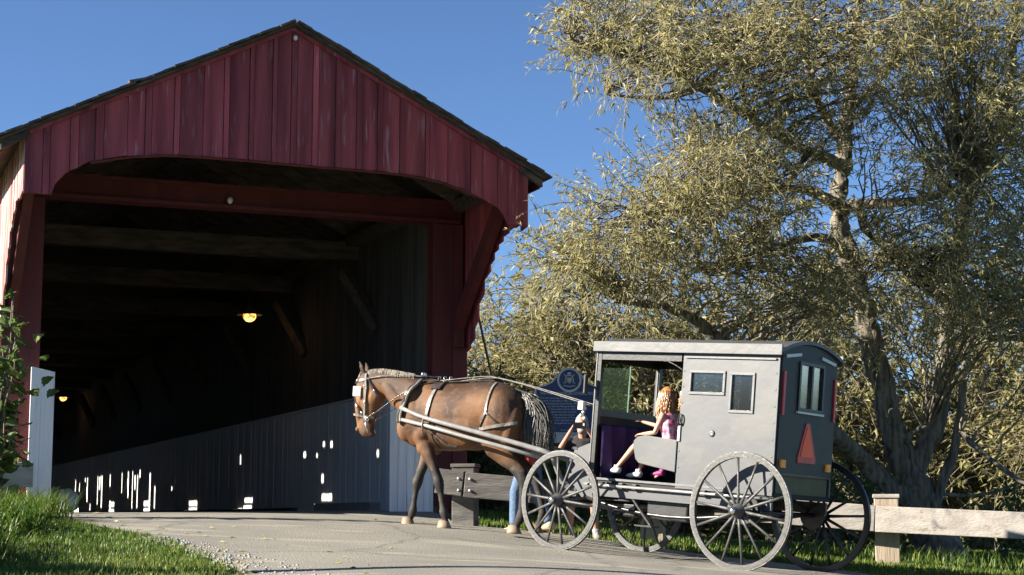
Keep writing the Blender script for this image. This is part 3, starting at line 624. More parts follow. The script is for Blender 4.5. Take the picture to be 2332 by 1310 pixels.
leg([(.68,1.10,(.13,.08)),(.67,.96,(.11,.075)),(.71,.80,(.078,.062)),(.755,.67,(.06,.05)),(.795,.56,(.056,.05)),(.813,.50,(.064,.058)),(.818,.45,(.054,.05)),(.83,.38,(.036,.03)),(.845,.25,(.035,.028)),(.85,.17,(.052,.043)),(.86,.13,(.048,.04)),(.878,.08,(.034,.03)),(.888,.055,(.042,.038))],-.155)
leg([(-.25,1.18,(.26,.13),.8),(-.22,1.03,(.20,.12)),(-.29,.90,(.15,.095)),(-.39,.80,(.105,.07)),(-.50,.71,(.074,.052)),(-.575,.635,(.078,.05)),(-.60,.575,(.068,.047)),(-.608,.50,(.046,.036)),(-.608,.38,(.039,.032)),(-.605,.26,(.039,.031)),(-.60,.185,(.056,.046)),(-.585,.145,(.052,.043)),(-.56,.09,(.035,.031)),(-.548,.06,(.043,.039))],.16)
leg([(-.25,1.18,(.26,.13),.8),(-.2,1.03,(.20,.12)),(-.26,.90,(.15,.095)),(-.36,.80,(.10,.07)),(-.47,.72,(.074,.052)),(-.55,.66,(.066,.045)),(-.60,.60,(.06,.042)),(-.63,.52,(.046,.036)),(-.67,.41,(.039,.032)),(-.70,.30,(.039,.031)),(-.715,.23,(.047,.039)),(-.705,.185,(.043,.037)),(-.68,.12,(.035,.031)),(-.66,.085,(.043,.039))],-.16)
def horsemat():
    m=mat('bay_coat',(.050,.019,.007),(.21,.095,.034),(2.6,2.6,2.6),.60,.35,(150,35,150),spec=.35); n=m.node_tree.nodes; l=m.node_tree.links; bs=n['Principled BSDF']
    src=bs.inputs['Base Color'].links[0].from_socket
    tc=n.new('ShaderNodeTexCoord'); sp=n.new('ShaderNodeSeparateXYZ'); l.new(tc.outputs['Object'],sp.inputs[0])
    nz=n.new('ShaderNodeTexNoise'); nz.inputs['Scale'].default_value=5; l.new(tc.outputs['Object'],nz.inputs[0])
    ad=n.new('ShaderNodeMath'); ad.operation='MULTIPLY_ADD'; ad.inputs[1].default_value=.3; l.new(nz.outputs[0],ad.inputs[0]); l.new(sp.outputs[2],ad.inputs[2])
    mr=n.new('ShaderNodeMapRange'); mr.inputs[1].default_value=1.02; mr.inputs[2].default_value=.80; l.new(ad.outputs[0],mr.inputs[0])
    mx=n.new('ShaderNodeMix'); mx.data_type='RGBA'; l.new(mr.outputs[0],mx.inputs[0]); l.new(src,mx.inputs[6]); mx.inputs[7].default_value=(.014,.011,.010,1)
    top=n.new('ShaderNodeMapRange'); top.inputs[1].default_value=1.58; top.inputs[2].default_value=1.78; l.new(ad.outputs[0],top.inputs[0])
    mx2=n.new('ShaderNodeMix'); mx2.data_type='RGBA'; l.new(top.outputs[0],mx2.inputs[0]); l.new(mx.outputs[2],mx2.inputs[6]); mx2.inputs[7].default_value=(.045,.024,.014,1)
    hq=n.new('ShaderNodeMath'); hq.operation='MULTIPLY_ADD'; hq.inputs[1].default_value=-.55; l.new(sp.outputs[0],hq.inputs[0]); l.new(ad.outputs[0],hq.inputs[2])
    hr_=n.new('ShaderNodeMapRange'); hr_.inputs[1].default_value=1.60; hr_.inputs[2].default_value=1.80; hr_.inputs[4].default_value=.85; l.new(hq.outputs[0],hr_.inputs[0])
    mx3=n.new('ShaderNodeMix'); mx3.data_type='RGBA'; l.new(hr_.outputs[0],mx3.inputs[0]); l.new(mx2.outputs[2],mx3.inputs[6]); mx3.inputs[7].default_value=(.035,.02,.014,1)
    n2=n.new('ShaderNodeTexNoise'); n2.inputs['Scale'].default_value=14; n2.inputs['Detail'].default_value=9; l.new(tc.outputs['Object'],n2.inputs[0])
    d_=n.new('ShaderNodeMapRange'); d_.inputs[1].default_value=.55; d_.inputs[2].default_value=.72; d_.inputs[4].default_value=.45; l.new(n2.outputs[0],d_.inputs[0])
    mx4=n.new('ShaderNodeMix'); mx4.data_type='RGBA'; l.new(d_.outputs[0],mx4.inputs[0]); l.new(mx3.outputs[2],mx4.inputs[6]); mx4.inputs[7].default_value=(.17,.115,.075,1)
    l.new(mx4.outputs[2],bs.inputs['Base Color']); return m
body=voxel('body',hb,horsemat(),.0115,5,ho)
bv=BVHTree.FromPolygons([v.co for v in body.data.vertices],[p.vertices for p in body.data.polygons])
for (x,y,z) in((.295,.155,0),(.9,-.155,0),(-.535,.16,0),(-.65,-.16,.012)):
    B().lathe([(.084,.0),(.079,.02),(.056,.085),(.02,.095)],Matrix.Translation((x,y,z))@Matrix(((1,0,.18,0),(0,.88,0,0),(0,0,1,0),(0,0,0,1))),18).obj('hoof',HOOF,ho,True)
for sy in(1,-1): B().ell((1.552,.098*sy,1.478),(.019,.012,.016),n=10).obj('eye',BLACKP,ho,True)
def strands(name,roots,m,parent,rad=.004,seg=7):
    b=B()
    for (p,pts) in roots: b.tube(pts,[rad*(1-.75*(i/(len(pts)-1))**2) for i in range(len(pts))],4)
    return b.obj(name,m,parent,True)
tl=[]
for k in range(420):
    a=random.uniform(-1,1); r0=Vector((-.525+random.uniform(-.02,.02),.035*a,1.475+random.uniform(-.05,.04)))
    sp=random.uniform(-1,1)*1.3; L=random.uniform(.48,.72); ex=random.uniform(.04,.31)
    pts=[]
    for i in range(8):
        t=i/7; pts.append(r0+Vector((-ex*math.sin(min(t*1.35,1)*1.57)*(1-.0*t)-.015*math.sin(t*9+k),(.035*a+.08*sp*t),.03*math.sin(t*3.1)-L*(t**1.25))))
    tl.append((r0,pts))
strands('tail',tl,HAIRT,ho,.0055)
mn=[]
for k in range(420):
    t=random.random(); x=.84+.58*t; z=float(np.interp(x,[.8,.95,1.1,1.24,1.38,1.47],[1.655,1.675,1.695,1.71,1.70,1.68]))-.01
    L=random.uniform(.05,.16); sd=random.choice((1,1,-1)); lean=random.uniform(-.05,.12)
    pts=[(x-lean*L*u*6*.3,sd*(.012+.085*u*L*6),z+.028*math.sin(u*3.1)+.012-L*u*u*1.1) for u in np.linspace(0,1,5)]
    mn.append((None,pts))
strands('mane',mn,HAIRM,ho,.004)
fo=[]
for k in range(30): 
    y=random.uniform(-.05,.05); fo.append((None,[(1.50+.055*u,y*(1+u*.3),1.70-.14*u*random.uniform(.7,1.1)) for u in np.linspace(0,1,5)]))
strands('forelock',fo,HAIRM,ho,.004)

# ------------------------------------------------------------------ harness (rests on the horse)
ha=empty('harness',MH); tag(ha,'pale buckled leather driving harness with blinkered bridle worn by the horse','harness')
def wrap(p0,p1,off=.012,n=14,side=1,push=.6):
    # strap over the left/right side from p0 to p1 given as (x,z) in profile, pressed onto the coat
    out=[]
    for i in range(n+1):
        t=i/n; x=p0[0]+(p1[0]-p0[0])*t; z=p0[1]+(p1[1]-p0[1])*t
        h=bv.ray_cast(Vector((x,push*side,z)),Vector((0,-side,0)))
        if h[0] is not None: out.append((x,h[0].y+side*off,z))
        else: out.append((x,side*.02,z))
    return out
def over(x0,z0,x1,z1,off=.012,n=18):
    return wrap((x0,z0),(x1,z1),off,n,1)[::-1]+wrap((x0,z0),(x1,z1),off,n,-1)[1:]
def strap(name,pts,wd=.02,th=.004,m=LEATH,closed=False,n=6):
    return B().tube(pts,[(th,wd)]*len(pts),n,closed=closed,up=None if True else None).obj(name,m,ha,True)
def ribbon(name,pts,wd,m,th=.006):
    # flat strap lying on the coat: width along the surface, thickness along the surface normal
    pts=[Vector(p) for p in pts]; b=B(); vs=[]
    for i,p in enumerate(pts):
        t=(pts[min(i+1,len(pts)-1)]-pts[max(i-1,0)]).normalized(); h=bv.find_nearest(p); nrm=(p-h[0]); 
        nrm=nrm.normalized() if nrm.length>1e-5 else h[1]
        s=t.cross(nrm).normalized()
        vs+=[p-s*wd/2-nrm*th,p+s*wd/2-nrm*th,p+s*wd/2+nrm*th,p-s*wd/2+nrm*th]
    fs=[]
    for i in range(len(pts)-1):
        for k in range(4): l=(k+1)%4; fs.append([i*4+k,i*4+l,i*4+4+l,i*4+4+k])
    b.add(vs,fs); return b.obj(name,m,ha)
col=[(.72,1.60),(.76,1.5),(.82,1.38),(.88,1.27),(.905,1.18),(.90,1.10)]
for sd in(1,-1):
    seg=[]
    for a_,b_ in zip(col[:-1],col[1:]): seg+=wrap(a_,b_,.03,4,sd)[:-1]
    B().tube(seg,[(.036,.036)]*len(seg),8).obj('collar',LEATH,ha,True)
    B().tube([(p[0]-.03,p[1]+sd*.028,p[2]+.012) for p in seg],.016,8).obj('hame',LEATHW,ha,True)
    B().ell((.735,.03*sd,1.67),(.02,.02,.03),n=8).obj('hame_knob',CHROME,ha,True)
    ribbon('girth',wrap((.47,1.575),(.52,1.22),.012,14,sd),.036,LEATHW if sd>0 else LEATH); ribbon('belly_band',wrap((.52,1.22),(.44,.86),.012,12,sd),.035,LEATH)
    ribbon('belly_strap',wrap((.50,1.06),(.25,.90),.012,8,sd)+wrap((.25,.90),(.15,.885),.012,3,sd)[1:],.022,LEATH)
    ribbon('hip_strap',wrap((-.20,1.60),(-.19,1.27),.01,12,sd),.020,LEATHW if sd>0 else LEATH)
    ribbon('hip_strap',wrap((-.19,1.27),(-.10,1.09),.01,7,sd),.022,LEATH); ribbon('hip_strap',wrap((-.19,1.27),(-.36,1.13),.01,7,sd),.016,LEATH)
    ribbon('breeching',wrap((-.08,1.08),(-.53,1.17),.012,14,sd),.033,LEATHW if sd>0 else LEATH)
    ribbon('back_strap',[(x,sd*.012,float(np.interp(x,[-.5,-.1,.2,.45,.7],[1.515,1.635,1.615,1.60,1.63]))+.0) for x in np.linspace(-.5,.7,24)],.03,LEATH)
    B().tube([(-.10,sd*.31,1.085),(-.16,sd*.37,1.06)],.01,6).obj('holdback',LEATH,ha,True)
    B().lathe([(.03,-.012),(.04,0),(.03,.012),(.02,0),(.03,-.012)],Matrix.Translation((.525,sd*.35,1.185))@Matrix.Rotation(.3,4,'Y'),14).obj('shaft_loop',LEATH,ha,True)
    B().tube([(.53,sd*.36,1.20),(.525,sd*.375,1.10),(.52,sd*.36,.98)],[(.006,.016)]*3,6).obj('tug_strap',LEATHW,ha,True)
    B().tube([(.88,.22*sd,1.16),(.5,.36*sd,1.10),(0,.42*sd,1.00),(-.5,.42*sd,.90),(-.95,.37*sd,.80)],[.021]*5,8).obj('trace',SHAFTM,ha,True)
    # bridle
    chk=wrap((1.43,1.66),(1.40,1.50),.01,6,sd)+wrap((1.40,1.50),(1.42,1.16),.01,10,sd)[1:]
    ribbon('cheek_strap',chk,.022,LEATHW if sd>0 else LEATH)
    ribbon('noseband',wrap((1.58,1.20),(1.32,1.17),.009,8,sd),.026,LEATHW); ribbon('browband',wrap((1.585,1.56),(1.40,1.60),.009,8,sd),.024,LEATH)
    ribbon('throat_latch',wrap((1.40,1.62),(1.25,1.40),.01,8,sd),.016,LEATH)
    ribbon('nose_strap',wrap((1.585,1.42),(1.42,1.16),.01,8,sd),.016,LEATH)
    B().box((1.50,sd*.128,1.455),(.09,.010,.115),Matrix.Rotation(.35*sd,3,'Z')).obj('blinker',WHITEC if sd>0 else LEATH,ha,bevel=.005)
    B().lathe([(.028,-.005),(.036,0),(.028,.005),(.021,0),(.028,-.005)],Matrix.Translation((1.385,sd*.082,1.15))@Matrix.Rotation(math.pi/2,4,'X'),16).obj('bit_ring',CHROME,ha,True)
    B().tube([(1.385,sd*.085,1.15),(1.38,sd*.09,1.06),(1.35,sd*.085,1.0)],.009,6).obj('bit_shank',CHROME,ha,True)
    for (x,z) in((1.42,1.52),(1.41,1.34),(1.56,1.58),(1.30,1.47),(1.45,1.22)):
        h=wrap((x,z),(x+.001,z),.014,1,sd)[0]; B().ell(h,(.015,.008,.015),n=8).obj('buckle',CHROME,ha,True)
    for i in range(7): q_=Vector((1.385-.02*i,sd*(.088+.006*i),1.15+.012*i)); B().lathe([(.010,-.003),(.014,0),(.010,.003),(.007,0),(.010,-.003)],Matrix.Translation(q_)@Matrix.Rotation(1.57*(i%2),4,'X'),10).obj('rein_chain_link',CHROME,ha,True)
    # reins
    B().tube([(1.385,sd*.09,1.15),(1.25,sd*.13,1.22),(1.0,sd*.16,1.39),(.76,sd*.17,1.53),(.46,sd*.12,1.605)],[(.004,.011)]*5,6).obj('rein',LEATH,ha,True)
    e=MH.inverted()@(MG@Vector((2.06,.30+.10*sd,1.5)))
    B().tube([tuple(p) for p in resample([(.46,sd*.12,1.605),(-.1,sd*.09,1.675),(-.5,sd*.12,1.60),tuple(e)],14)],[(.005,.013)]*14,6).obj('rein',LEATHW,ha,True)
    B().tube([(1.43,sd*.09,1.60),(1.2,sd*.10,1.64),(.95,sd*.09,1.66),(.55,sd*.04,1.65)],[(.004,.009)]*4,6).obj('check_rein',LEATHW,ha,True)
sadd=over(.47,1.60,.47,1.50,.018,6); ribbon('saddle_pad',sadd,.10,LEATH,.014)
for x in(.40,.47,.54): B().tube([(x,.02,1.60),(x,.03,1.655),(x,-.03,1.655),(x,-.02,1.60)],.006,6).obj('terret',CHROME,ha,True)

# ------------------------------------------------------------------ people
def hand(b,wr,d,pal,s,curl=.5,up=1):
    d=Vector(d).normalized(); n=Vector(pal).normalized(); n=(n-d*n.dot(d)).normalized(); sd=d.cross(n)
    wr=Vector(wr); b.tube([wr-d*.02*s,wr+d*.03*s,wr+d*.085*s],[(.026*s,.02*s),(.036*s,.017*s),(.038*s,.014*s)],8,up=sd)
    for k,(o,L) in enumerate(((-.03,.062),(-.01,.072),(.01,.068),(.029,.052))):
        p=wr+d*.08*s+sd*o*s; q=p+(d*math.cos(curl*.6)+n*math.sin(curl*.6))*L*.5*s; r=q+(d*math.cos(curl*1.6)+n*math.sin(curl*1.6))*L*.5*s
        b.tube([p-d*.02*s,p,q,r],[.0095*s,.0095*s,.009*s,.0075*s],6)
    p=wr+d*.025*s-sd*.025*s*up; b.tube([p,p-sd*.03*s*up+d*.025*s+n*.01*s,p-sd*.035*s*up+d*.055*s+n*.02*s],[.012*s,.0105*s,.0085*s],6)
def person(label,M,J,s=1.,skin=SKIN,vs=.0085,hair=None,face=True):
    t=empty('person',M); tag(t,label,'person'); b=B(); V_=lambda k: Vector(J[k])
    sd=(V_('sl')-V_('sr')).normalized()
    b.tube([V_('pel')-Vector((0,0,.06*s)),V_('pel'),V_('pel').lerp(V_('chest'),.45),V_('chest'),V_('chest').lerp(V_('neck'),.6)],[(.12*s,.09*s),(.155*s,.11*s),(.135*s,.10*s),(.165*s,.11*s),(.10*s,.07*s)],12,up=sd)
    b.tube([V_('chest').lerp(V_('neck'),.5),V_('neck'),V_('head')],[.062*s,.052*s,.05*s],10)
    fd=Vector(J['face']).normalized(); hu=Vector((0,0,1)); hu=(hu-fd*hu.dot(fd)).normalized(); hs=hu.cross(fd); RH=Matrix((fd,hs,hu)).transposed()
    hd=V_('head'); hr=.105*(s if s>.9 else s*1.25)
    b.ell(hd,(hr*.95,hr*.75,hr*1.1),RH); b.ell(hd+RH@Vector((hr*.35,0,-hr*.55)),(hr*.58,hr*.55,hr*.6),RH)
    b.ell(hd+RH@Vector((hr*.98,0,-hr*.22)),(hr*.17,hr*.14,hr*.24),RH,8)
    for q in(1,-1): b.ell(hd+RH@Vector((-.05*hr,q*hr*.78,-hr*.12)),(hr*.2,hr*.1,hr*.28),RH,8)
    for a,sg in(('l',1),('r',-1)):
        S_,E_,H_=V_('s'+a),V_('e'+a),V_('h'+a)
        b.tube([S_.lerp(V_('chest'),.25),S_,S_.lerp(E_,.5),E_,E_.lerp(H_,.3),H_],[.055*s,.056*s,.045*s,.038*s,.037*s,.025*s],10)
        hand(b,H_,H_-E_,J.get('pal'+a,(0,0,-1)),s*1.0 if s>.9 else s*1.05,J.get('curl'+a,.6),sg)
        P_,K_,A_=V_('p'+a),V_('k'+a),V_('a'+a); T_=V_('t'+a)
        b.tube([P_.lerp(V_('pel'),.2),P_,P_.lerp(K_,.5),K_,K_.lerp(A_,.35),A_.lerp(K_,.12),A_],[.09*s,.088*s,.072*s,.055*s,.055*s,.036*s,.035*s],10)
        b.tube([A_-(T_-A_).normalized()*.03*s-Vector((0,0,.04*s)),A_-Vector((0,0,.03*s)),T_],[.034*s,.04*s,.025*s],8)
    o=voxel('body',b,skin,vs,5,t)
    if face:
        for q in(1,-1): B().ell(hd+RH@Vector((hr*.86,q*hr*.30,hr*.02)),(hr*.07,hr*.11,hr*.07),RH,8).obj('eye',BLACKP,t,True)
        B().ell(hd+RH@Vector((hr*.84,0,-hr*.62)),(hr*.06,hr*.22,hr*.06),RH,8).obj('mouth',DKRED,t,True)
    return t,hd,RH,hr
def cloth(name,segs,m,t,vs=.01,it=4):
    b=B()
    for pts,rad,up in segs: b.tube(pts,rad,12,up=up)
    return voxel(name,b,m,vs,it,t)
def shoe(t,A,Tt,m,s):
    A=Vector(A); Tt=Vector(Tt); d=(Tt-A); d.z=0; d.normalize(); z=min(A.z,Tt.z)
    b=B(); b.tube([A-d*.055*s+Vector((0,0,-.045*s)),A+Vector((0,0,-.035*s))+d*.0,A+d*.09*s+Vector((0,0,-.055*s)),A+d*.17*s+Vector((0,0,-.07*s)),A+d*.20*s+Vector((0,0,-.075*s))],[(.036*s,.045*s),(.045*s,.05*s),(.043*s,.036*s),(.042*s,.026*s),(.02*s,.015*s)],10,up=d.cross(Vector((0,0,1)))); b.tube([A+Vector((0,0,.03*s)),A+Vector((0,0,-.05*s))],[.043*s,.046*s],10)
    return b.obj('shoe',m,t,True)
# girl on the near side of the buggy seat
g=dict(pel=(1.17,.27,1.13),chest=(1.21,.27,1.40),neck=(1.235,.27,1.53),head=(1.265,.27,1.645),face=(.95,-.55,-.12),sl=(1.22,.385,1.47),sr=(1.25,.155,1.47),el=(1.285,.42,1.27),hl=(1.46,.40,1.25),er=(1.41,.16,1.345),hr=(1.62,.18,1.385),pl=(1.20,.34,1.11),pr=(1.20,.19,1.11),kl=(1.50,.36,1.19),kr=(1.47,.20,1.14),al=(1.755,.385,.895),ar=(1.58,.25,.87),tl=(1.87,.39,.815),tr=(1.69,.25,.80),pall=(0,-.3,-1),palr=(0,0,-1))
t,hd,RHm,hr=person('long haired blonde girl in pink and white top seated in the buggy',MG,g,.66)
cloth('top',[([(1.165,.27,1.10),(1.175,.27,1.2),(1.205,.27,1.36),(1.22,.27,1.47)],[(.122,.095),(.112,.09),(.128,.092),(.10,.07)],(0,1,0))],PINKT,t,.008)
cloth('shorts',[([(1.15,.27,1.12),(1.19,.27,1.10)],[(.115,.1),(.115,.09)],(0,1,0)),([(1.19,.335,1.11),(1.43,.358,1.175)],[.066,.056],None),([(1.19,.20,1.11),(1.40,.198,1.135)],[.066,.056],None)],WHITEC,t,.009)
shoe(t,g['al'],g['tl'],SHOEM,.72); shoe(t,g['ar'],g['tr'],SHOEM,.72)
def longhair(t,hd,R,hr,L,m,n=230,wave=.012):
    b=B()
    b.ell(hd+R@Vector((-hr*.10,0,hr*.13)),(hr*1.02,hr*.93,hr*1.14),R,14)
    for k in range(n):
        a=random.uniform(-2.3,2.3); e=random.uniform(.0,1.0); d=R@Vector((-math.cos(a)*hr*.93,math.sin(a)*hr*.88,hr*(.75-1.05*e))); p=hd+d; out=Vector((d.x,d.y,0)).normalized()
        ll=L*random.uniform(.7,1.05)*(1-.25*e); pts=[]; ph=random.uniform(0,6.3)
        for i in range(9):
            u=i/8; pts.append(p+out*(.018*math.sin(u*3)+wave*math.sin(u*11+ph)*u)+Vector((wave*.9*math.cos(u*11+ph)*u,wave*math.sin(u*10+ph)*u,-ll*u)))
        b.tube(pts,[.009*(1-.6*(i/8)**2) for i in range(9)],5)
    return b.obj('hair',m,t,True)
longhair(t,hd,RHm,hr,.30,BLOND)
# second child beyond her
g2={k:(v[0]-.07,v[1]-.36,v[2]-.02) if k not in('face','pall','palr') else v for k,v in g.items()}
g2['face']=(.9,-.4,-.05); g2['al']=(1.44,.02,.90); g2['tl']=(1.53,.03,.815); g2['ar']=(1.54,-.12,.90); g2['tr']=(1.64,-.12,.82); g2['kl']=(1.42,.0,1.13); g2['head']=(1.20,-.03,1.66)
t,hd,RHm,hr=person('child with brown hair and a white cap half hidden behind the long haired girl',MG,g2,.66)
cloth('top',[([(1.09,-.09,1.10),(1.10,-.09,1.2),(1.135,-.09,1.36),(1.15,-.09,1.47)],[(.122,.095),(.112,.09),(.128,.092),(.10,.07)],(0,1,0))],BLACKT,t,.009)
cloth('shorts',[([(1.1,-.09,1.10),(1.13,-.09,1.08)],[(.115,.1),(.115,.09)],(0,1,0)),([(1.12,-.03,1.09),(1.38,-.0,1.12)],[.066,.056],None),([(1.12,-.16,1.09),(1.37,-.16,1.10)],[.066,.056],None)],BLACKT,t,.01)
MAG=mat('magenta_shoe',(.22,.02,.13),(.3,.03,.18),(9,9,9),.6); shoe(t,g2['al'],g2['tl'],MAG,.7); shoe(t,g2['ar'],g2['tr'],MAG,.7)
longhair(t,hd,RHm,hr,.16,BROWNH,120)
B().ell(hd+RHm@Vector((hr*.1,0,hr*.55)),(hr*1.2,hr*1.05,hr*.75),RHm,14).obj('cap',WHITEC,t,True)
# purple blanket hanging over the dash
b=B(); n=26; vs=[];
for i in range(n+1):
    y=-.5+1.0*i/n; x=1.93-.05-.028*math.sin(i*1.15)-.02*math.sin(i*.47+1)
    vs+=[(x+.03,y,1.33),(x,y,1.30),(x-.02-.012*math.sin(i*1.15),y,1.05),(x-.045-.02*math.sin(i*1.15),y,.78)]
b.add(vs,[[i*4+k,i*4+4+k,i*4+5+k,i*4+1+k] for i in range(n) for k in range(3)]); o=b.obj('blanket',PURPLE,None,True); o.matrix_world=MG; tag(o,'dark purple cloth hanging in folds inside the front of the buggy','blanket')
mo=o.modifiers.new('s','SOLIDIFY'); mo.thickness=.012
# man photographing beyond the horse
def gpos(x,y): return Vector((x,y,float(gz(x,y))))
def facing(p,yaw): return Matrix.Translation(p)@Matrix.Rotation(yaw,4,'Z')
MM=facing(gpos(.86,20.75),math.radians(-98))
m=dict(pel=(0,0,.86),chest=(.06,0,1.20),neck=(.10,0,1.36),head=(.15,0,1.50),face=(1,.12,-.05),sl=(.06,.19,1.30),sr=(.06,-.19,1.30),el=(.22,.27,1.08),hl=(.36,.09,1.42),er=(.24,-.30,1.08),hr=(.36,-.10,1.42),pl=(0,.10,.84),pr=(0,-.10,.84),kl=(.05,.13,.46),kr=(.0,-.15,.46),al=(.0,.15,.085),ar=(-.03,-.17,.085),tl=(.15,.18,.03),tr=(.12,-.21,.03),pall=(.3,-1,0),palr=(.3,1,0),curll=.9,curlr=.9)
m={k:((v[0],v[1],v[2]*.905) if k not in('face','pall','palr') and not isinstance(v,float) else v) for k,v in m.items()}
t,hd,RHm,hr=person('grey haired man in black t shirt holding a phone beyond the buggy',MM,m,.95,SKINR)
cloth('tshirt',[([(0,0,.72),(.02,0,.86),(.05,0,1.04),(.06,0,1.176),(.09,0,1.217)],[(.185,.15),(.18,.15),(.195,.145),(.17,.11),(.08,.07)],(0,1,0)),([(.06,.15,1.167),(.14,.235,1.068)],[.075,.07],None),([(.06,-.15,1.167),(.14,-.245,1.068)],[.075,.07],None)],BLACKT,t)
cloth('shorts',[([(0,0,.81),(0,0,.70)],[(.17,.13),(.17,.13)],(0,1,0)),([(0,.10,.76),(.045,.125,.45)],[.10,.085],None),([(0,-.10,.76),(.0,-.145,.45)],[.10,.085],None)],BLACKT,t)
GSH=mat('grey_shoe',(.2,.2,.21),(.28,.28,.29),(20,20,20),.7); shoe(t,m['al'],m['tl'],GSH,1.1); shoe(t,m['ar'],m['tr'],GSH,1.1)
b=B(); b.ell(hd+RHm@Vector((-hr*.14,0,hr*.12)),(hr*.98,hr*.82,hr*1.1),RHm,14); b.obj('hair',GREYH,t,True)
B().ell(hd+RHm@Vector((hr*.42,0,-hr*.82)),(hr*.55,hr*.56,hr*.42),RHm,12).obj('beard',GREYH,t,True)
B().beam((.172,-.12,1.07),(.172,.04,1.055),.004,.022).obj('shirt_print',WHITEC,t)
ph=B().box((.43,0,1.325),(.012,.155,.075)).obj('phone',PHONE,None,bevel=.004); ph.matrix_world=MM; tag(ph,'black phone held sideways up to the face of the photographing man','phone')
B().box((.437,.05,1.335),(.003,.018,.03)).obj('camera_lens',WHITEC,ph)
# person in red and jeans behind the horse
MRd=facing(gpos(.215,20.65),math.radians(150))
r=dict(pel=(0,0,.88),chest=(.03,0,1.22),neck=(.04,0,1.40),head=(.06,0,1.53),face=(1,0,-.1),sl=(.02,.18,1.34),sr=(.02,-.18,1.34),el=(.0,.25,1.07),hl=(.13,.22,.86),er=(.0,-.25,1.07),hr=(.13,-.22,.86),pl=(0,.09,.86),pr=(0,-.09,.86),kl=(.14,.10,.48),kr=(-.04,-.10,.47),al=(.16,.10,.085),ar=(-.22,-.10,.12),tl=(.3,.10,.03),tr=(-.09,-.1,.05),pall=(0,-1,0),palr=(0,1,0))
t,hd,RHm,hr=person('person in a red t shirt and blue jeans walking behind the horse',MRd,r,.95,SKINR)
cloth('tshirt',[([(0,0,.80),(.01,0,.95),(.03,0,1.2),(.03,0,1.33),(.04,0,1.38)],[(.185,.15),(.18,.15),(.19,.14),(.16,.1),(.075,.07)],(0,1,0)),([(.02,.15,1.33),(.01,.23,1.17)],[.075,.07],None),([(.02,-.15,1.33),(.01,-.23,1.17)],[.075,.07],None)],REDT,t)
cloth('jeans',[([(0,0,.92),(0,0,.80)],[(.165,.125),(.165,.125)],(0,1,0)),([(0,.09,.85),(.14,.10,.48),(.155,.10,.10)],[.095,.075,.065],None),([(0,-.09,.85),(-.04,-.10,.47),(-.21,-.10,.14)],[.095,.075,.065],None)],JEANS,t)
SAND=mat('tan_shoe',(.36,.26,.16),(.46,.34,.22),(9,9,9),.7); shoe(t,r['al'],r['tl'],SAND,1.05); shoe(t,r['ar'],r['tr'],SAND,1.05)
B().ell(hd+RHm@Vector((-hr*.12,0,hr*.14)),(hr*1.0,hr*.84,hr*1.1),RHm,14).obj('hair',BROWNH,t,True)

# ------------------------------------------------------------------ timber guard rails
def railthing(label,pts,posts,joints,m_r,m_p,hts,group='timber guard rails'):
    t=empty('guard_rail',Matrix.Translation(pts[0][0])); tag(t,label,'guard rail',group); o=Vector(pts[0][0])
    for i,(p,q) in enumerate(joints):
        B().beam(p-o,q-o,.16,.30).obj('rail',AGEDSHADEW if (len(joints)>1 and i<2) else m_r,t,bevel=.008)  # pieces nearest the bridge take the darker tone in place of shade
    for i,(p,zt) in enumerate(posts):
        m_p=AGEDSHADEW if len(joints)>1 and i==0 else POSTW
        g_=float(gz(p.x,p.y)); B().box((p.x-o.x,p.y-o.y,(g_-.3+zt)/2-o.z),(.28,.28,zt-g_+.3),Matrix.Rotation(-.2,3,'Z')).obj('post',m_p,t,bevel=.01)
        B().box((p.x-o.x,p.y-o.y,zt+.025-o.z),(.31,.31,.045),Matrix.Rotation(-.2,3,'Z')).obj('post_cap',AGEDSHADEW if len(joints)>1 and i==0 else m_r,t,bevel=.008)
    return t,o
def bolts(t,o,p,dirv,nrm):
    for a in(-.07,.07):
        for c in(-.07,.07):
            q=p-o+dirv*a+Vector((0,0,c))+nrm*.083; B().ell(q,(.018,.018,.018),n=8).obj('bolt',STEEL,t,True)
PA,PB_,PC=Vector((-.57,21.12,0)),Vector((1.71,20.95,0)),Vector((4.40,20.3,0)); PD=Vector((7.0,19.2,0)); PE=Vector((9.4,18.0,0))
def rz_(p,z): return Vector((p.x,p.y-.24,z))
t,o=railthing('weathered timber guard rail beyond the buggy running from the bridge to the big willow',[(rz_(PA,.4),)],[(PA,.62),(PB_,.42),(PC,.24),(PD,.10),(PE,-.02)],
 [(rz_(PA,.43)+Vector((-.34,.06,.03)),rz_(PA,.42)+Vector((-.01,0,0))),(rz_(PA,.41)+Vector((.0,-.0,0)),rz_(PB_,.21)),(rz_(PB_,.21)+Vector((.01,0,0)),rz_(PC,.005)+Vector((-.18,.03,.0))),(rz_(PC,.0)+Vector((-.165,.03,0)),rz_(PD,-.135)),(rz_(PD,-.135)+Vector((.01,0,0)),rz_(PE,-.26))],RAILW,POSTW,None)
for p,z in((PA,.41),(PB_,.2),(PC+Vector((.28,-.1,0)),-.02)): bolts(t,o,rz_(p,z),Vector((1,-.15,-.05)).normalized(),Vector((-.1,-1,0)).normalized())
LA,LB=Vector((-6.35,21.1,0)),Vector((-8.6,20.4,0))
t,o=railthing('short weathered timber guard rail left of the bridge behind the leafy bush',[(rz_(LA,.5),)],[(LA,.60),(LB,.55)],[(Vector((-5.80,20.85,.53)),Vector((-8.9,20.1,.5)))],RAILW,WHITEP,None)
st=B(); st.ell((0,0,.16),(.2,.16,.17),n=12); so_=st.obj('stone',STONE,None,True); so_.matrix_world=Matrix.Translation(L2W(.86,2.2,.06)); tag(so_,'rough grey stone at the foot of the white left portal wing','stone')
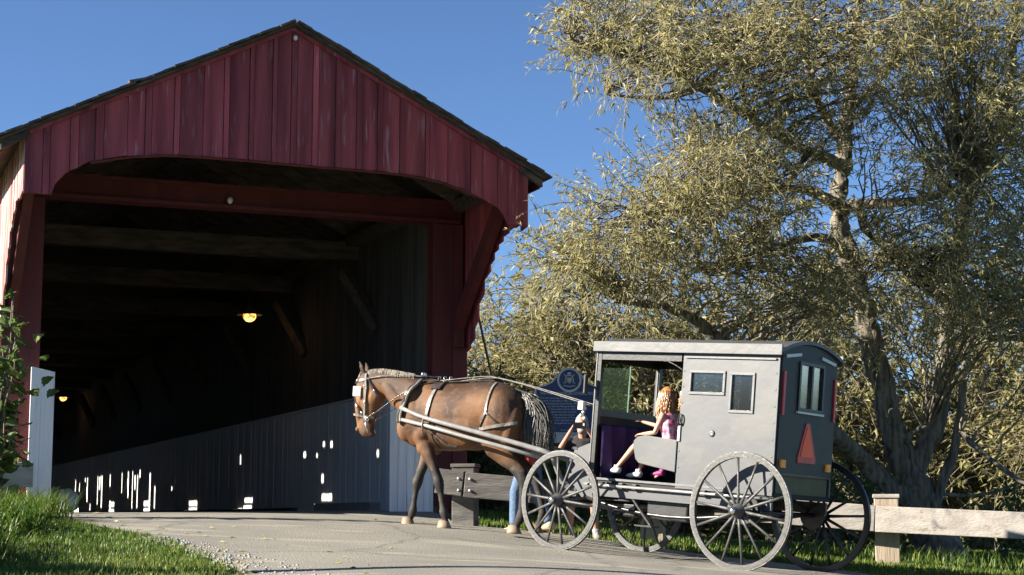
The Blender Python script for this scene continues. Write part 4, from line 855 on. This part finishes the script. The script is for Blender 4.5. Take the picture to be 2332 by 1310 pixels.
mo=so_.modifiers.new('d','DISPLACE'); tx=bpy.data.textures.new('stone','CLOUDS'); tx.noise_scale=.12; mo.texture=tx; mo.strength=.09

# ------------------------------------------------------------------ plaque
PQ=Vector((.835,25.0,0)); pz=float(gz(.835,25.)); MP=Matrix.Translation(PQ)@Matrix.Rotation(math.radians(4),4,'Z')
pl=empty('historic_plaque',MP@Matrix.Translation((0,0,pz))); tag(pl,'blue and silver historic plaque with a round crest, standing behind the horse','plaque')
k0=25.0/F*1.004; zt=1.86-pz; 
def plz(v): return (1182-v)/F*25.0*1.0-pz
hw=.505; zb_,zs,zc=plz(992),plz(884),plz(868)
left=[(-hw,zb_),(-hw,zs),(-.36,zs+.03),(-.26,zs+.08),(-.20,zs+.15),(-.17,zs+.22)]
cr=[(.185*math.cos(a),zc-.0+.185*math.sin(a)) for a in np.linspace(math.pi*.86,math.pi*.14,14)]
out=left+cr+[(-x,z) for x,z in left[::-1]]
B().prism(out,XZ,-.02,.02).obj('plaque_rim',PLAQG,pl)
inn=[(x*.955,zb_+.03+(z-zb_)*.935) for x,z in out]
B().prism(inn,XZ,-.026,-.0205).obj('plaque_face',PLAQ,pl)
ring(B(),.15,.18,.012,32,0).obj('crest_ring',PLAQG,pl).matrix_local=Matrix.Translation((0,-.03,zc))
B().prism([(.15*math.cos(a),zc+.15*math.sin(a)) for a in np.linspace(0,2*math.pi,28)[:-1]],XZ,-.034,-.0265).obj('crest_disc',PLAQ,pl)
cb=B()
cb.prism([(-.04,zc+.035),(.04,zc+.035),(.04,zc-.02),(0,zc-.06),(-.04,zc-.02)],XZ,-.04,-.0345)
for sg in(1,-1):
    cb.tube([(sg*.05,-.038,zc-.05),(sg*.062,-.038,zc),(sg*.045,-.038,zc+.04),(sg*.075,-.038,zc+.08)],.008,6); cb.tube([(sg*.055,-.038,zc-.02),(sg*.085,-.038,zc-.06)],.007,6)
cb.tube([(-.05,-.038,zc+.055),(0,-.038,zc+.062),(.05,-.038,zc+.055)],.009,6); cb.ell((0,-.036,zc+.09),(.035,.006,.022),n=8)
cb.tube([(-.085,-.038,zc-.085),(0,-.038,zc-.1),(.085,-.038,zc-.085)],.010,6)
cb.obj('crest_arms',PLAQG,pl,True)
def text(s,x,z,size,m,parent,name='lettering',align='CENTER',width=None):
    c=bpy.data.curves.new('t','FONT'); c.body=s; c.size=size; c.align_x=align; c.extrude=.001
    o=bpy.data.objects.new('t',c); COL.objects.link(o); dg=bpy.context.evaluated_depsgraph_get(); dg.update(); me=bpy.data.meshes.new_from_object(o.evaluated_get(dg)); bpy.data.objects.remove(o)
    q=link(name,me,m,parent); ws=1
    if width:
        xs_=[v.co.x for v in me.vertices]; ws=width/(max(xs_)-min(xs_))
    q.matrix_local=Matrix.Translation((x,-.0275,z))@Matrix.Rotation(math.pi/2,4,'X')@Matrix.Diagonal((ws,1,1,1)); me.materials.clear(); me.materials.append(m); return q
text('THE WEST MONTROSE COVERED BRIDGE',0,zs-.115,.062,PLAQG,pl,width=.86)
LN=['The only remaining covered bridge in','Ontario, it was built in 1881, on the main','road, and spans the Grand River 198 feet.','Two spans. John and Benjamin Bear, who','the bridge was constructed of white pine','and frame against the sides and floor,','oak bridge. It was restored several','times. In 1937 the province of Ontario','Truss timbers were replaced and','the floor was strengthened and','repaired.']
for i,s in enumerate(LN): text(s,-.43,zs-.175-.0405*i,.036,PLAQG,pl,align='LEFT')
text('Erected by the Province',0,zb_+.055,.026,PLAQG,pl)
for x in(-.0,): B().tube([(0,.045,-.2),(0,.045,zs-.1)],.045,10).obj('post',PLAQG,pl,True)
B().prism([(-.28,zb_-.12),(.28,zb_-.12),(.28,zb_-.005),(-.28,zb_-.005)],XZ,.0,.03).obj('plaque_foot',PLAQG,pl)

# ------------------------------------------------------------------ foliage machinery
def unit(a): return a/np.maximum(np.linalg.norm(a,axis=1),1e-9)[:,None]
def leaves_from(P,D,Ln,Wd,name,m,parent,droop=.3,kind=None):
    n=len(P); D=unit(D); R=rng.normal(size=(n,3)); S=unit(np.cross(D,R)); L=Ln*rng.uniform(.5,1.3,n)[:,None]; Wv=Wd*rng.uniform(.6,1.35,n)[:,None]
    N=np.cross(S,D); v0=P; mid=P+D*L*.45+N*L*.06; v2=P+D*L+np.array([0,0,-1])*L*droop*.4
    V=np.stack([v0,mid+S*Wv*.5,v2,mid-S*Wv*.5],1).reshape(-1,3); Fq=np.arange(n*4).reshape(n,4)
    # clump-wise colour: neighbours share a tone
    c=.5+.5*np.sin(P[:,0]*2.1+3*np.sin(P[:,2]*1.3))*np.sin(P[:,1]*1.9+P[:,2]*1.7); r=np.clip(.2*c+.8*rng.random(n),0,1)
    me=npmesh(name,V,Fq,False,np.repeat(r,4)); return link(name,me,m,parent,kind)
def twigmesh(paths,radii,name,m,parent):
    # paths (n,k,3) as three-sided tubes
    n,k,_=paths.shape; T=np.gradient(paths,axis=1); T/=np.maximum(np.linalg.norm(T,axis=2),1e-9)[...,None]
    A=np.cross(T,np.array([.31,.17,.93])); A/=np.maximum(np.linalg.norm(A,axis=2),1e-9)[...,None]; Bv=np.cross(T,A); vs=[]
    for j in range(3): vs.append(paths+radii[...,None]*(A*math.cos(2.094*j)+Bv*math.sin(2.094*j)))
    V=np.stack(vs,2).reshape(-1,3); idx=np.arange(n*k*3).reshape(n,k,3); fs=[]
    for j in range(3):
        l=(j+1)%3; fs.append(np.stack([idx[:,:-1,j],idx[:,:-1,l],idx[:,1:,l],idx[:,1:,j]],-1).reshape(-1,4))
    return link(name,npmesh(name,V,np.concatenate(fs),True),m,parent)
def foliage(C,limbpts,limbr,parent,lm,leafL,leafW,ntw=9,nleaf=13,tl=(.45,.85),droop=.35,spread=1.,conn=True,tmat=TWIGM,rfac=1.,org=None):
    C=np.asarray(C); n=len(C); org=np.zeros(3) if org is None else np.asarray(org)
    base=None
    if conn:
        d=np.linalg.norm(C[:,None,:]-limbpts[None],axis=2)+np.maximum(0,limbpts[None,:,2]-C[:,None,2])*.8; k=d.argmin(1); S=limbpts[k]; base=S
        s=np.linspace(0,1,8)[None,:,None]; mid=(S+C)/2+np.stack([rng.normal(0,.12,n),rng.normal(0,.12,n),np.linalg.norm(C-S,axis=1)*.14],1)
        Pth=(1-s)**2*S[:,None]+2*s*(1-s)*mid[:,None]+s*s*C[:,None]; Pth[:,1:-1]+=rng.normal(0,.03,(n,6,3))
        r0=np.minimum(limbr[k]*.6,.010+.008*np.linalg.norm(C-S,axis=1))*rfac
        twigmesh(Pth-org,r0[:,None]*np.linspace(1,.35,8)[None],'branch',tmat,parent)['kind']='stuff'
    m=n*ntw; St=np.repeat(C,ntw,0)+rng.normal(0,.10,(m,3))*spread
    D=rng.normal(size=(m,3)); 
    if base is not None: D+=np.repeat(unit(C-base),ntw,0)*.9
    D[:,2]+=.25; D=unit(D); L=rng.uniform(tl[0],tl[1],m)
    s=np.linspace(0,1,5)[None,:]; tp=St[:,None]+D[:,None]*(L[:,None]*s)[...,None]; tp[...,2]-=droop*(L[:,None]*s)**2*1.1
    twigmesh(tp-org,np.full((m,5),.0042)*np.linspace(1.2,.5,5)*rfac,'twig',tmat,parent)['kind']='stuff'
    q=rng.uniform(.12,1.0,(m,nleaf)); P=St[:,None]+D[:,None]*(L[:,None]*q)[...,None]; P[...,2]-=droop*(L[:,None]*q)**2*1.1
    tdir=D[:,None]+np.array([0,0,-1])*(2*droop*L[:,None]*q)[...,None]; tdir=tdir/np.linalg.norm(tdir,axis=2)[...,None]
    ld=tdir*.75+rng.normal(0,.55,(m,nleaf,3)); ld[...,2]-=.22
    leaves_from((P-org).reshape(-1,3),ld.reshape(-1,3),leafL,leafW,'crown',lm,parent)
def ellpts(lst):
    out=[]
    for (c,r,n) in lst:
        p=rng.normal(size=(n,3)); p=unit(p)*(rng.random(n)**.45)[:,None]; out.append(np.array(c)+p*np.array(r))
    return np.concatenate(out)
def pxell(lst):
    out=[]
    for (u,v,ru,rv,Y,dY,n) in lst:
        c=at(u,v,Y); k=Y/F; out.append(((c.x,c.y,c.z),(ru*k,dY,rv*k),n))
    return ellpts(out)
def limbset(lims,org,name,m,parent,n=12,knob=0):
    # lims: list of polylines [(x,y,z,r),...]; every limb is a mesh of its own
    pts=[];rs=[]
    for i,Lm in enumerate(lims):
        A=np.array(Lm,float); k=max(6,int(np.sum(np.linalg.norm(np.diff(A[:,:3],axis=0),axis=1))/.16)); R=resample(A,k)
        # smooth a little
        for _ in range(3): R[1:-1]=.25*R[:-2]+.5*R[1:-1]+.25*R[2:]
        R[1:-1,:3]+=rng.normal(0,1,(k-2,3))*R[1:-1,3:4]*.07
        b=B(); seg=n if A[0,3]>.08 else 7
        V=[]
        bb=B().tube([tuple(p[:3]-org) for p in R],[p[3]*(1+.06*math.sin(j*1.9)) for j,p in enumerate(R)],seg)
        o=bb.obj(name[0] if i==0 else name[1],m,parent,True)
        if A[0,3]>.1:
            sd_=o.modifiers.new('s','SUBSURF'); sd_.levels=2; sd_.render_levels=2
            ds=o.modifiers.new('d','DISPLACE'); tx=BARKTX; ds.texture=tx; ds.strength=min(.045,A[0,3]*.15); ds.mid_level=.5; ds.texture_coords='LOCAL'
        pts.append(R[:,:3]); rs.append(R[:,3])
    return np.concatenate(pts),np.concatenate(rs)
BARKTX=bpy.data.textures.new('barkridge','WOOD'); BARKTX.wood_type='BANDNOISE'; BARKTX.noise_scale=.12; BARKTX.turbulence=6
def pxl(pts,Y,px=True):
    out=[]
    for p in pts:
        YY=p[3] if len(p)>3 else Y; c=at(p[0],p[1],YY); out.append((c.x,c.y,c.z,p[2]/2*YY/F))
    return out

# ------------------------------------------------------------------ the big willow on the right
ob=Vector(at(2170,1290,23.3)); org=np.array(ob)
wl=empty('willow_tree',Matrix.Translation(ob)); tag(wl,'large willow with forked rugged trunk behind the timber rail at right','tree')
Y0=23.3
LM=[pxl([(2195,1390,138),(2165,1300,118),(2143,1250,104),(2122,1215,94),(2100,1142,80),(2070,1088,72),(2047,1030,62),(2032,985,58),(2016,905,54),(1997,830,50),(1976,745,52),(1950,650,50),(1922,560,50),(1908,490,44),(1912,420,38),(1926,310,32),(1936,200,27),(1950,90,22),(1958,-60,18),(1950,-250,14),(1965,-420,9)],Y0),
 pxl([(2082,1095,46),(2095,1025,46),(2134,975,44),(2148,905,39),(2150,815,40),(2160,700,38),(2172,600,36),(2205,430,34,22.8),(2262,330,32,22.9),(2298,230,28,23),(2300,110,24,23),(2325,-40,20,23),(2310,-220,16,23.2),(2330,-380,10,23)],Y0),
 pxl([(2122,1165,28),(2145,1095,24),(2172,1045,23),(2184,965,20),(2192,890,18),(2200,800,16),(2230,690,14,22.9),(2290,560,12,23),(2360,450,10,23)],23.2),
 pxl([(2080,1150,54),(2040,1118,48),(2000,1086,46),(1962,1045,44),(1905,995,43,22.3),(1820,930,39,22.0),(1730,860,36,21.8),(1650,785,34,21.6),(1600,745,30,21.5),(1555,705,24,21.4),(1490,692,18,21.2),(1420,690,10,21)],Y0),
 pxl([(1908,475,34),(1960,462,28,22.3),(2030,464,22,22.0),(2110,455,16,21.6),(2200,430,10,21.2)],Y0),
 pxl([(1925,580,26),(1880,535,22,22.3),(1820,545,19,22.0),(1755,565,16,21.6),(1690,590,12,21.3),(1600,620,8,21)],Y0),
 pxl([(1915,470,28),(1860,440,22,22.2),(1800,425,18,21.8),(1700,440,14,21.3),(1580,470,10,20.8),(1460,500,7,20.3)],Y0),
 pxl([(1925,330,26),(1880,270,22),(1850,200,20,22.3),(1832,100,17,22.1),(1824,0,14,22),(1810,-150,10,21.8)],Y0),
 pxl([(1930,380,30),(1800,330,22,22),(1650,230,20,21.3),(1580,190,18,21.0),(1520,165,14,20.7),(1420,130,10,20.3),(1300,90,7,20)],Y0),
 pxl([(1600,200,12,21.1),(1540,225,10,20.8),(1470,225,8,20.5),(1380,215,5,20.2)],21),
 pxl([(1700,270,14,21.5),(1690,160,11,21.5),(1640,80,9,21.3),(1580,-30,7,21.1)],21),
 pxl([(2162,690,24),(2080,640,16,22),(2010,560,12,21.7),(1960,520,8,21.5)],Y0),
 pxl([(2290,250,22,23),(2200,150,17,22.8),(2130,60,13,22.6),(2060,-60,9,22.4)],23),
 pxl([(2280,300,24,23),(2400,200,18,23),(2520,120,14,23),(2640,60,9,23)],23),
 pxl([(1945,240,18),(2030,150,14,22.8),(2110,70,11,23),(2200,-20,8,23)],Y0),
 pxl([(2187,985,15),(2220,1020,13,22.4),(2280,1065,12,22.2),(2335,1110,10,22),(2420,1130,7,21.8)],22.5),
 pxl([(2150,1125,10),(2200,1138,9),(2262,1128,8,22.4),(2330,1095,7,22.3)],22.5),
 pxl([(2062,1010,14,22.5),(2085,975,13,22.3),(2115,970,12,22.3)],22.5)]
lp_,lr_=limbset(LM,org,('trunk','limb'),BARK,wl)
B().lathe([(.05,-.02),(.075,0),(.06,.03),(.03,.02),(.0,-.01)],Matrix.Translation(at(2030,942,22.27)-ob)@Matrix.Rotation(math.pi/2,4,'X')@Matrix.Rotation(.2,4,'Y'),12).obj('knot',BARK,wl,True)
CL=pxell([(1420,60,150,110,20.2,1.0,50),(1325,40,55,70,19.8,.7,16),(1560,60,200,150,20.8,1.3,48),(1740,120,160,190,21.3,1.5,48),(1640,340,130,100,20.8,1.2,38),(1480,500,160,85,20.2,1.1,36),(1350,520,70,80,19.9,.9,18),(1265,610,35,50,19.6,.6,8),(1440,620,150,75,20.4,1.2,28),(1640,470,200,130,21,1.4,42),
 (1780,330,150,170,21.4,1.3,36),(1930,80,200,150,22,1.8,42),(2130,90,190,150,22.3,1.8,42),(2280,240,120,240,22.4,1.6,48),(2240,520,140,170,22.2,1.5,37),(2100,330,130,120,22.3,1.5,14),(2000,620,170,90,21.7,1.4,20),(1780,640,200,90,21.2,1.3,24),(2250,740,130,140,22,1.2,25),(2080,760,120,90,22,1.0,11),(1860,740,110,90,21.4,1.0,12),
 (1550,-200,340,150,21,1.8,70),(1950,-220,330,180,22,2.0,75),(2330,-100,200,250,22.5,2,60),(2500,300,180,330,22.6,1.8,90),(2480,750,170,200,22.2,1.3,40),(1980,-480,380,140,22.4,1.8,60),
 (1500,130,190,110,18.9,.5,34),(1720,100,170,120,19.5,.6,36),(1560,440,190,120,19.2,.6,38),(1420,560,130,80,19.0,.5,20),(1750,420,150,130,19.8,.6,34),(1960,200,150,130,20.3,.6,26),(2160,200,150,180,20.6,.6,40),(2230,480,130,160,20.6,.6,38),(2020,530,110,80,20.2,.6,12),(1840,670,120,70,20.2,.5,16),(2240,680,120,110,20.6,.5,24),(1690,650,150,70,20.0,.5,20),(2110,420,130,110,20.1,.5,22),(2290,280,90,160,20.2,.5,26),(2170,600,130,90,20.0,.5,20),(2060,60,170,110,20.3,.5,26),(2270,70,90,110,20.3,.5,20),(1330,620,60,60,19.3,.4,10)])
foliage(CL,lp_,lr_,wl,LWIL,.105,.020,ntw=5,nleaf=12,tl=(.40,.80),droop=.28,org=org,rfac=1.1)

# ------------------------------------------------------------------ trees behind
def bgtree(u,v0,Y,h,crown,label,lm,lL,lW,seed,trunk_r=.22,ncl=150,ntw=6,nl=9,tl=(.7,1.3),name='tree',lean=0.):
    global rng
    rng=np.random.default_rng(seed); x=(u-1166)/F*Y*1.0; g_=float(gz(x,Y)); o=Vector((x,Y,g_)); og=np.array(o)
    t=empty(name,Matrix.Translation(o)); tag(t,label,'tree','trees behind the bridge approach')
    lim=[[(x,Y,g_-.3,trunk_r*1.2),(x+lean*.3,Y,g_+h*.2,trunk_r),(x+lean*.6,Y,g_+h*.45,trunk_r*.7),(x+lean,Y,g_+h*.8,trunk_r*.25)]]
    for k in range(9):
        a=rng.uniform(0,6.28); zz=g_+h*rng.uniform(.15,.55); rr=rng.uniform(.4,.75)*max(c[1][0] for c in crown)
        lim.append([(x+lean*.3,Y,zz,trunk_r*.4),(x+math.cos(a)*rr*.5,Y+math.sin(a)*rr*.5,zz+h*.12,trunk_r*.25),(x+math.cos(a)*rr,Y+math.sin(a)*rr,zz+h*.2,trunk_r*.1)])
    p_,r_=limbset(lim,og,('trunk','limb'),BARK,t)
    C=ellpts([((x+c[0][0],Y+c[0][1],g_+c[0][2]),c[1],int(ncl*c[2])) for c in crown])
    foliage(C,p_,r_,t,lm,lL,lW,ntw=ntw,nleaf=nl,tl=tl,droop=.25,org=og,rfac=1.6)
    return t
bgtree(1330,0,34,6.4,[((0,0,3.4),(2.6,2.0,2.3),1.),((-.9,-.5,2.2),(1.6,1.6,1.7),.5),((1.4,-.5,2.),(2.,1.6,1.6),.6)],'pale round willow directly behind the blue plaque',LFAR,.17,.045,21,ncl=165)
bgtree(1560,0,36,7.2,[((0,0,3.9),(2.9,2.2,2.6),1.),((.3,-.6,1.8),(2.5,1.8,1.6),.7)],'pale bushy willow rising behind the buggy roof',LFAR,.17,.045,22,ncl=165)
bgtree(1880,0,35,7.,[((0,0,3.9),(2.8,2.2,2.8),1.),((0,-.4,1.6),(2.8,1.8,1.4),.7)],'pale willow behind the rear wheel and left fork of the big trunk',LFAR,.17,.045,23,ncl=165)
bgtree(2230,0,36,7.,[((0,0,3.7),(2.8,2.2,2.8),1.),((0,-.4,1.5),(2.8,1.8,1.4),.7)],'olive willow behind the right side of the big willow trunk',LFAR,.17,.045,24,ncl=165)
bgtree(1165,0,38,5.2,[((0,0,3.2),(1.5,1.5,1.9),1.),((.2,-.3,1.5),(1.6,1.4,1.2),.5)],'slender pale tree just right of the bridge wall',LFAR,.18,.05,25,ncl=120,trunk_r=.15)
bgtree(1105,0,31,2.9,[((0,0,1.6),(1.0,.9,1.1),1.),((.2,0,.7),(1.1,.9,.7),.5)],'bright green leafy young tree close beside the bridge side',LGRN,.13,.07,26,ncl=70,trunk_r=.07,tl=(.4,.7))
bgtree(2480,0,33,7.5,[((0,0,4.2),(2.6,2.2,3.0),1.),((0,-.4,1.8),(2.6,1.8,1.5),.6)],'tall olive tree at the far right edge',LFAR,.17,.05,27,ncl=150)
rng=np.random.default_rng(5)
# dense far wood closing the view below the crowns
P_=np.stack([rng.uniform(-1.,26,26000),rng.uniform(44,52,26000),rng.random(26000)**1.3*6.5-1.0],1); P_[:,2]*=np.clip(.75+.25*np.sin(P_[:,0]*.9)+.1*np.sin(P_[:,0]*2.3),.3,1.2)
o=leaves_from(P_,rng.normal(size=P_.shape),.42,.22,'far_wood',leafmat('far_wood_leaf',[(.055,.062,.024),(.10,.105,.04),(.15,.145,.06)],.4),None,kind='stuff'); tag(o,'dark distant wood closing the view behind the willows','wood')

# ------------------------------------------------------------------ leafy bush left of the portal
def maple_mesh(s,seed):
    r=random.Random(seed); tips=[(0,1.0),(.62,.62),(.80,.05),(.35,-.12),(0,-.05),(-.35,-.12),(-.80,.05),(-.62,.62)]
    vs=[(0,.15,0)]; pts=[]
    for i,(x,y) in enumerate(tips):
        nx_,ny_=tips[(i+1)%8]; pts.append((x,y)); pts.append(((x+nx_)/2*.62,(y+ny_)/2*.62+.08))
    for x,y in pts: vs.append((x*s*r.uniform(.9,1.1),y*s*r.uniform(.9,1.1),-.18*s*(x*x+y*y)+r.uniform(-.05,.05)*s))
    me=bpy.data.meshes.new('maple_leaf'); me.from_pydata([(a,b,c) for a,b,c in vs],[],[[0,i+1,(i+1)%16+1] for i in range(16)])
    at_=me.attributes.new('rnd','FLOAT','POINT'); at_.data.foreach_set('value',[r.random()]*17); me.materials.append(LMAP); return me
def bush(base,h,rad,label,nleaf,ls,nst,seed):
    r=random.Random(seed); t=empty('shrub',Matrix.Translation(base)); tag(t,label,'shrub'); ms=[maple_mesh(ls*k,seed*9+i) for i,k in enumerate((.8,1,1.15,.95,1.05,.7))]
    stems=[]
    for k in range(nst):
        a=r.uniform(0,6.28); e=Vector((math.cos(a)*rad*r.uniform(.2,.9),math.sin(a)*rad*r.uniform(.2,.9),h*r.uniform(.55,1))); p=[(0,0,0) if i==0 else tuple(Vector((e.x*(i/5)**1.3,e.y*(i/5)**1.3,e.z*(i/5)))+Vector((r.uniform(-.03,.03),r.uniform(-.03,.03),0))) for i in range(6)]
        B().tube(p,[.014-.0018*i for i in range(6)],5).obj('stem',TWIGM,t,True); stems.append(p)
    for k in range(nleaf):
        p=r.choice(stems); u=r.uniform(.22,1.02); i=min(int(u*5),4); q=Vector(p[i]).lerp(Vector(p[i+1]),u*5-i)+Vector((r.gauss(0,.12),r.gauss(0,.12),r.gauss(0,.09)))
        o=bpy.data.objects.new('leaf',r.choice(ms)); COL.objects.link(o); o.parent=t
        o.matrix_local=Matrix.Translation(q)@Euler((r.gauss(-.25,.5),r.gauss(0,.5),r.uniform(0,6.28))).to_matrix().to_4x4()
    return t
bush(gpos(-5.62,18.75),2.5,.46,'leafy maple bush in sunlight at the left edge before the red post',300,.105,20,3)

# ------------------------------------------------------------------ grass
def blades(name,P,h,wd,label,lean=.35,seed=1,cat='grass',hv=None):
    r=np.random.default_rng(seed); n=len(P); a=r.uniform(0,6.283,n); H=h*r.uniform(.5,1.25,n) if hv is None else hv
    d=np.stack([np.cos(a),np.sin(a),np.zeros(n)],1); sd=np.stack([-np.sin(a),np.cos(a),np.zeros(n)],1)*(wd*r.uniform(.7,1.3,n))[:,None]*.5
    le=(lean*H*r.uniform(.3,1.6,n))[:,None]; z=np.array([0,0,1.])
    v0=P-sd; v1=P+sd; v2=P+d*le*.35+z*H[:,None]*.6+sd*.75; v3=P+d*le*.35+z*H[:,None]*.6-sd*.75; v4=P+d*le+z*H[:,None]*.95+sd*.1; v5=P+d*le+z*H[:,None]*.95-sd*.1
    V=np.stack([v0,v1,v2,v3,v4,v5],1).reshape(-1,3); b=np.arange(n)*6; Fq=np.concatenate([np.stack([b,b+1,b+2,b+3],1),np.stack([b+3,b+2,b+4,b+5],1)])
    c=.5+.25*np.sin(P[:,0]*1.7)+.25*np.sin(P[:,1]*2.1+P[:,0]); rr=np.clip(.35*c+.65*r.random(n),0,1)
    o=link(name,npmesh(name,V,Fq,False,np.repeat(rr,6)),GRS,None,'stuff'); tag(o,label,cat); return o
def roadside(P,margin=.0):
    # signed test against the road polygon
    poly=np.array(list(map(tuple,rl))+list(map(tuple,rr[::-1]))); x,y=P[:,0],P[:,1]; ins=np.zeros(len(P),bool); j=len(poly)-1
    for i in range(len(poly)):
        xi,yi=poly[i]; xj,yj=poly[j]; c=((yi>y)!=(yj>y))&(x<(xj-xi)*(y-yi)/(yj-yi+1e-12)+xi); ins^=c; j=i
    return ins
def scatter(n,x0,x1,y0,y1,seed,keep=None):
    r=np.random.default_rng(seed); P=np.stack([r.uniform(x0,x1,n),r.uniform(y0,y1,n)],1); P=P[~roadside(P)]
    lx=(P[:,0]-OB[0])*CT+(P[:,1]-OB[1])*ST; ly=-(P[:,0]-OB[0])*ST+(P[:,1]-OB[1])*CT; P=P[~((lx>-.05)&(lx<6.45)&(ly>1.2))]
    if keep is not None: P=P[keep(P)]
    return np.c_[P,gz(P[:,0],P[:,1])]
def thin(P):
    # lawn gives way to gravel next to the asphalt
    d=np.min(np.linalg.norm(P[:,None,:]-gl[None],axis=2),axis=1); r=np.random.default_rng(3).random(len(P)); return (d>np.interp(P[:,1],[13,14.6,15.8,16.5],[.42,.25,.04,0])*(.3+.9*r))
blades('lawn_grass',scatter(70000,-7.5,-1.2,11.8,20.5,31,thin),.055,.010,'short green lawn grass at the left before the bridge',seed=32)
blades('verge_grass',scatter(60000,-1,9,18.5,32,33),.085,.014,'sunlit green verge grass beyond the buggy along the rail',seed=34)
blades('roadside_grass',scatter(16000,2.6,8,14,20,37),.07,.011,'short grass between the road and the rail at right',seed=38)
def tall(P): return P[:,0]<-4.55-.25*np.sin(P[:,1]*3)
TG=scatter(3600,-6.3,-4.5,15.6,19.2,35,tall); blades('tall_grass',TG,.31,.015,'tall sunlit weedy grass below the bush at the left edge',lean=.6,seed=36)
TG=scatter(500,-5.2,-4.15,13.6,14.6,39); blades('tall_grass',TG,.28,.018,'clump of long pale grass at the bottom left corner',lean=.9,seed=40)
WG=scatter(900,3.5,8,20.6,21.6,41); blades('tall_grass',WG,.22,.014,'longer grass growing round the rail posts and willow foot',lean=.5,seed=42)
# ------------------------------------------------------------------ low growth behind the rail, trees outside the frame on the left
rng=np.random.default_rng(77)
up_=empty('utility_pole',Matrix.Translation((-9.2,12.25,float(gz(-9.2,12.25))))); tag(up_,'weathered wooden utility pole with one crossarm left of the lawn','utility pole')
B().tube([(0,0,-.3),(0,0,3),(0,0,6.2)],[.13,.115,.095],10).obj('pole',AGEDSHADEW,up_,True); B().box((0,0,5.8),(.1,1.6,.1)).obj('crossarm',AGEDSHADEW,up_)
for i,(x,y,h,rd,lab) in enumerate(((.55,25.6,1.1,.9,'low leafy shrub in shade below the blue plaque'),(4.9,26.5,1.2,1.5,'dark low shrub between the rail and the wood behind the buggy wheels'),(8.0,25.5,1.6,1.6,'low dark shrub right of the big willow trunk'))):
    g_=float(gz(x,y)); t=empty('shrub',Matrix.Translation((x,y,g_))); tag(t,lab,'shrub'); og=np.array((x,y,g_))
    p_,r_=limbset([[(x,y,g_-.1,.03),(x+.1,y,g_+h*.3,.022),(x+.15,y,g_+h*.7,.01)]]+[[(x,y,g_,.02),(x+rd*.4*math.cos(a),y+rd*.4*math.sin(a),g_+h*.35,.014),(x+rd*.7*math.cos(a),y+rd*.7*math.sin(a),g_+h*.6,.007)] for a in (0,1.3,2.5,3.8,5)],og,('stem','stem'),TWIGM,t)
    foliage(ellpts([((x,y,g_+h*.5),(rd,rd*.8,h*.5),46)]),p_,r_,t,LGRN,.10,.045,ntw=8,nleaf=9,tl=(.25,.5),org=og)
for i,(x,y,h,rd,n) in enumerate(((-11.4,13.5,3.5,.8,90),(-11.5,12.0,4.1,1.2,190),(-12.2,10.0,4.9,1.5,170))):
    g_=float(gz(x,y)); t=empty('tree',Matrix.Translation((x,y,g_))); tag(t,('slim young tree','dense bushy tree','taller bushy tree')[i]+' standing left of the lawn beside the bridge approach','tree'); og=np.array((x,y,g_))
    p_,r_=limbset([[(x,y,g_-.2,.11),(x,y,g_+h*.4,.08),(x+.1,y,g_+h*.85,.03)]]+[[(x,y,g_+h*.25,.05),(x+rd*.5*math.cos(a),y+rd*.5*math.sin(a),g_+h*.5,.03),(x+rd*.8*math.cos(a),y+rd*.8*math.sin(a),g_+h*.7,.012)] for a in (0.4,1.6,2.9,4.1,5.3)],og,('trunk','limb'),BARK,t)
    foliage(ellpts([((x,y,g_+h*.55),(rd,rd,h*.45),n)]),p_,r_,t,LGRN,.16,.09,ntw=9,nleaf=9,tl=(.35,.7),org=og)
# ------------------------------------------------------------------ fallen leaves, rivets
rng=np.random.default_rng(9)
P_=np.stack([rng.uniform(-5,4.5,1500),rng.uniform(12.5,21,1500)],1); d_=np.min(np.linalg.norm(P_[:,None]-np.r_[rl,rr][None],axis=2),axis=1); P_=P_[rng.random(len(P_))<np.exp(-d_/.45)]
P3=np.c_[P_,gz(P_[:,0],P_[:,1])+.026]; D3=rng.normal(size=P3.shape); D3[:,2]*=.08
o=leaves_from(P3,D3,.09,.022,'fallen_leaves',LWIL,None,droop=0,kind='stuff'); tag(o,'narrow dry willow leaves lying along the road edges','leaves')
rv=B().ell((0,0,0),(.009,.004,.009),n=6).obj('rivet',GREYT,bu,True); rv.matrix_local=Matrix.Translation((-.18,YS+.012,1.0))
for x in(-.18,.885):
    for z in np.arange(.78,2.05,.16): copyobj(rv,bu,Matrix.Translation((x,YS+.012,z)))
for x in np.arange(.0,.85,.17): copyobj(rv,bu,Matrix.Translation((x,YS+.012,.76)))

P_=np.stack([rng.uniform(-75,-18,16000),rng.uniform(98,106,16000),rng.random(16000)**1.3*9-1.0],1); P_[:,2]*=np.clip(.75+.25*np.sin(P_[:,0]*.5)+.1*np.sin(P_[:,0]*1.3),.3,1.2)
o=leaves_from(P_,rng.normal(size=P_.shape),.9,.5,'far_wood',LGRN,None,kind='stuff'); tag(o,'green distant wood beyond the far end of the covered bridge','wood')
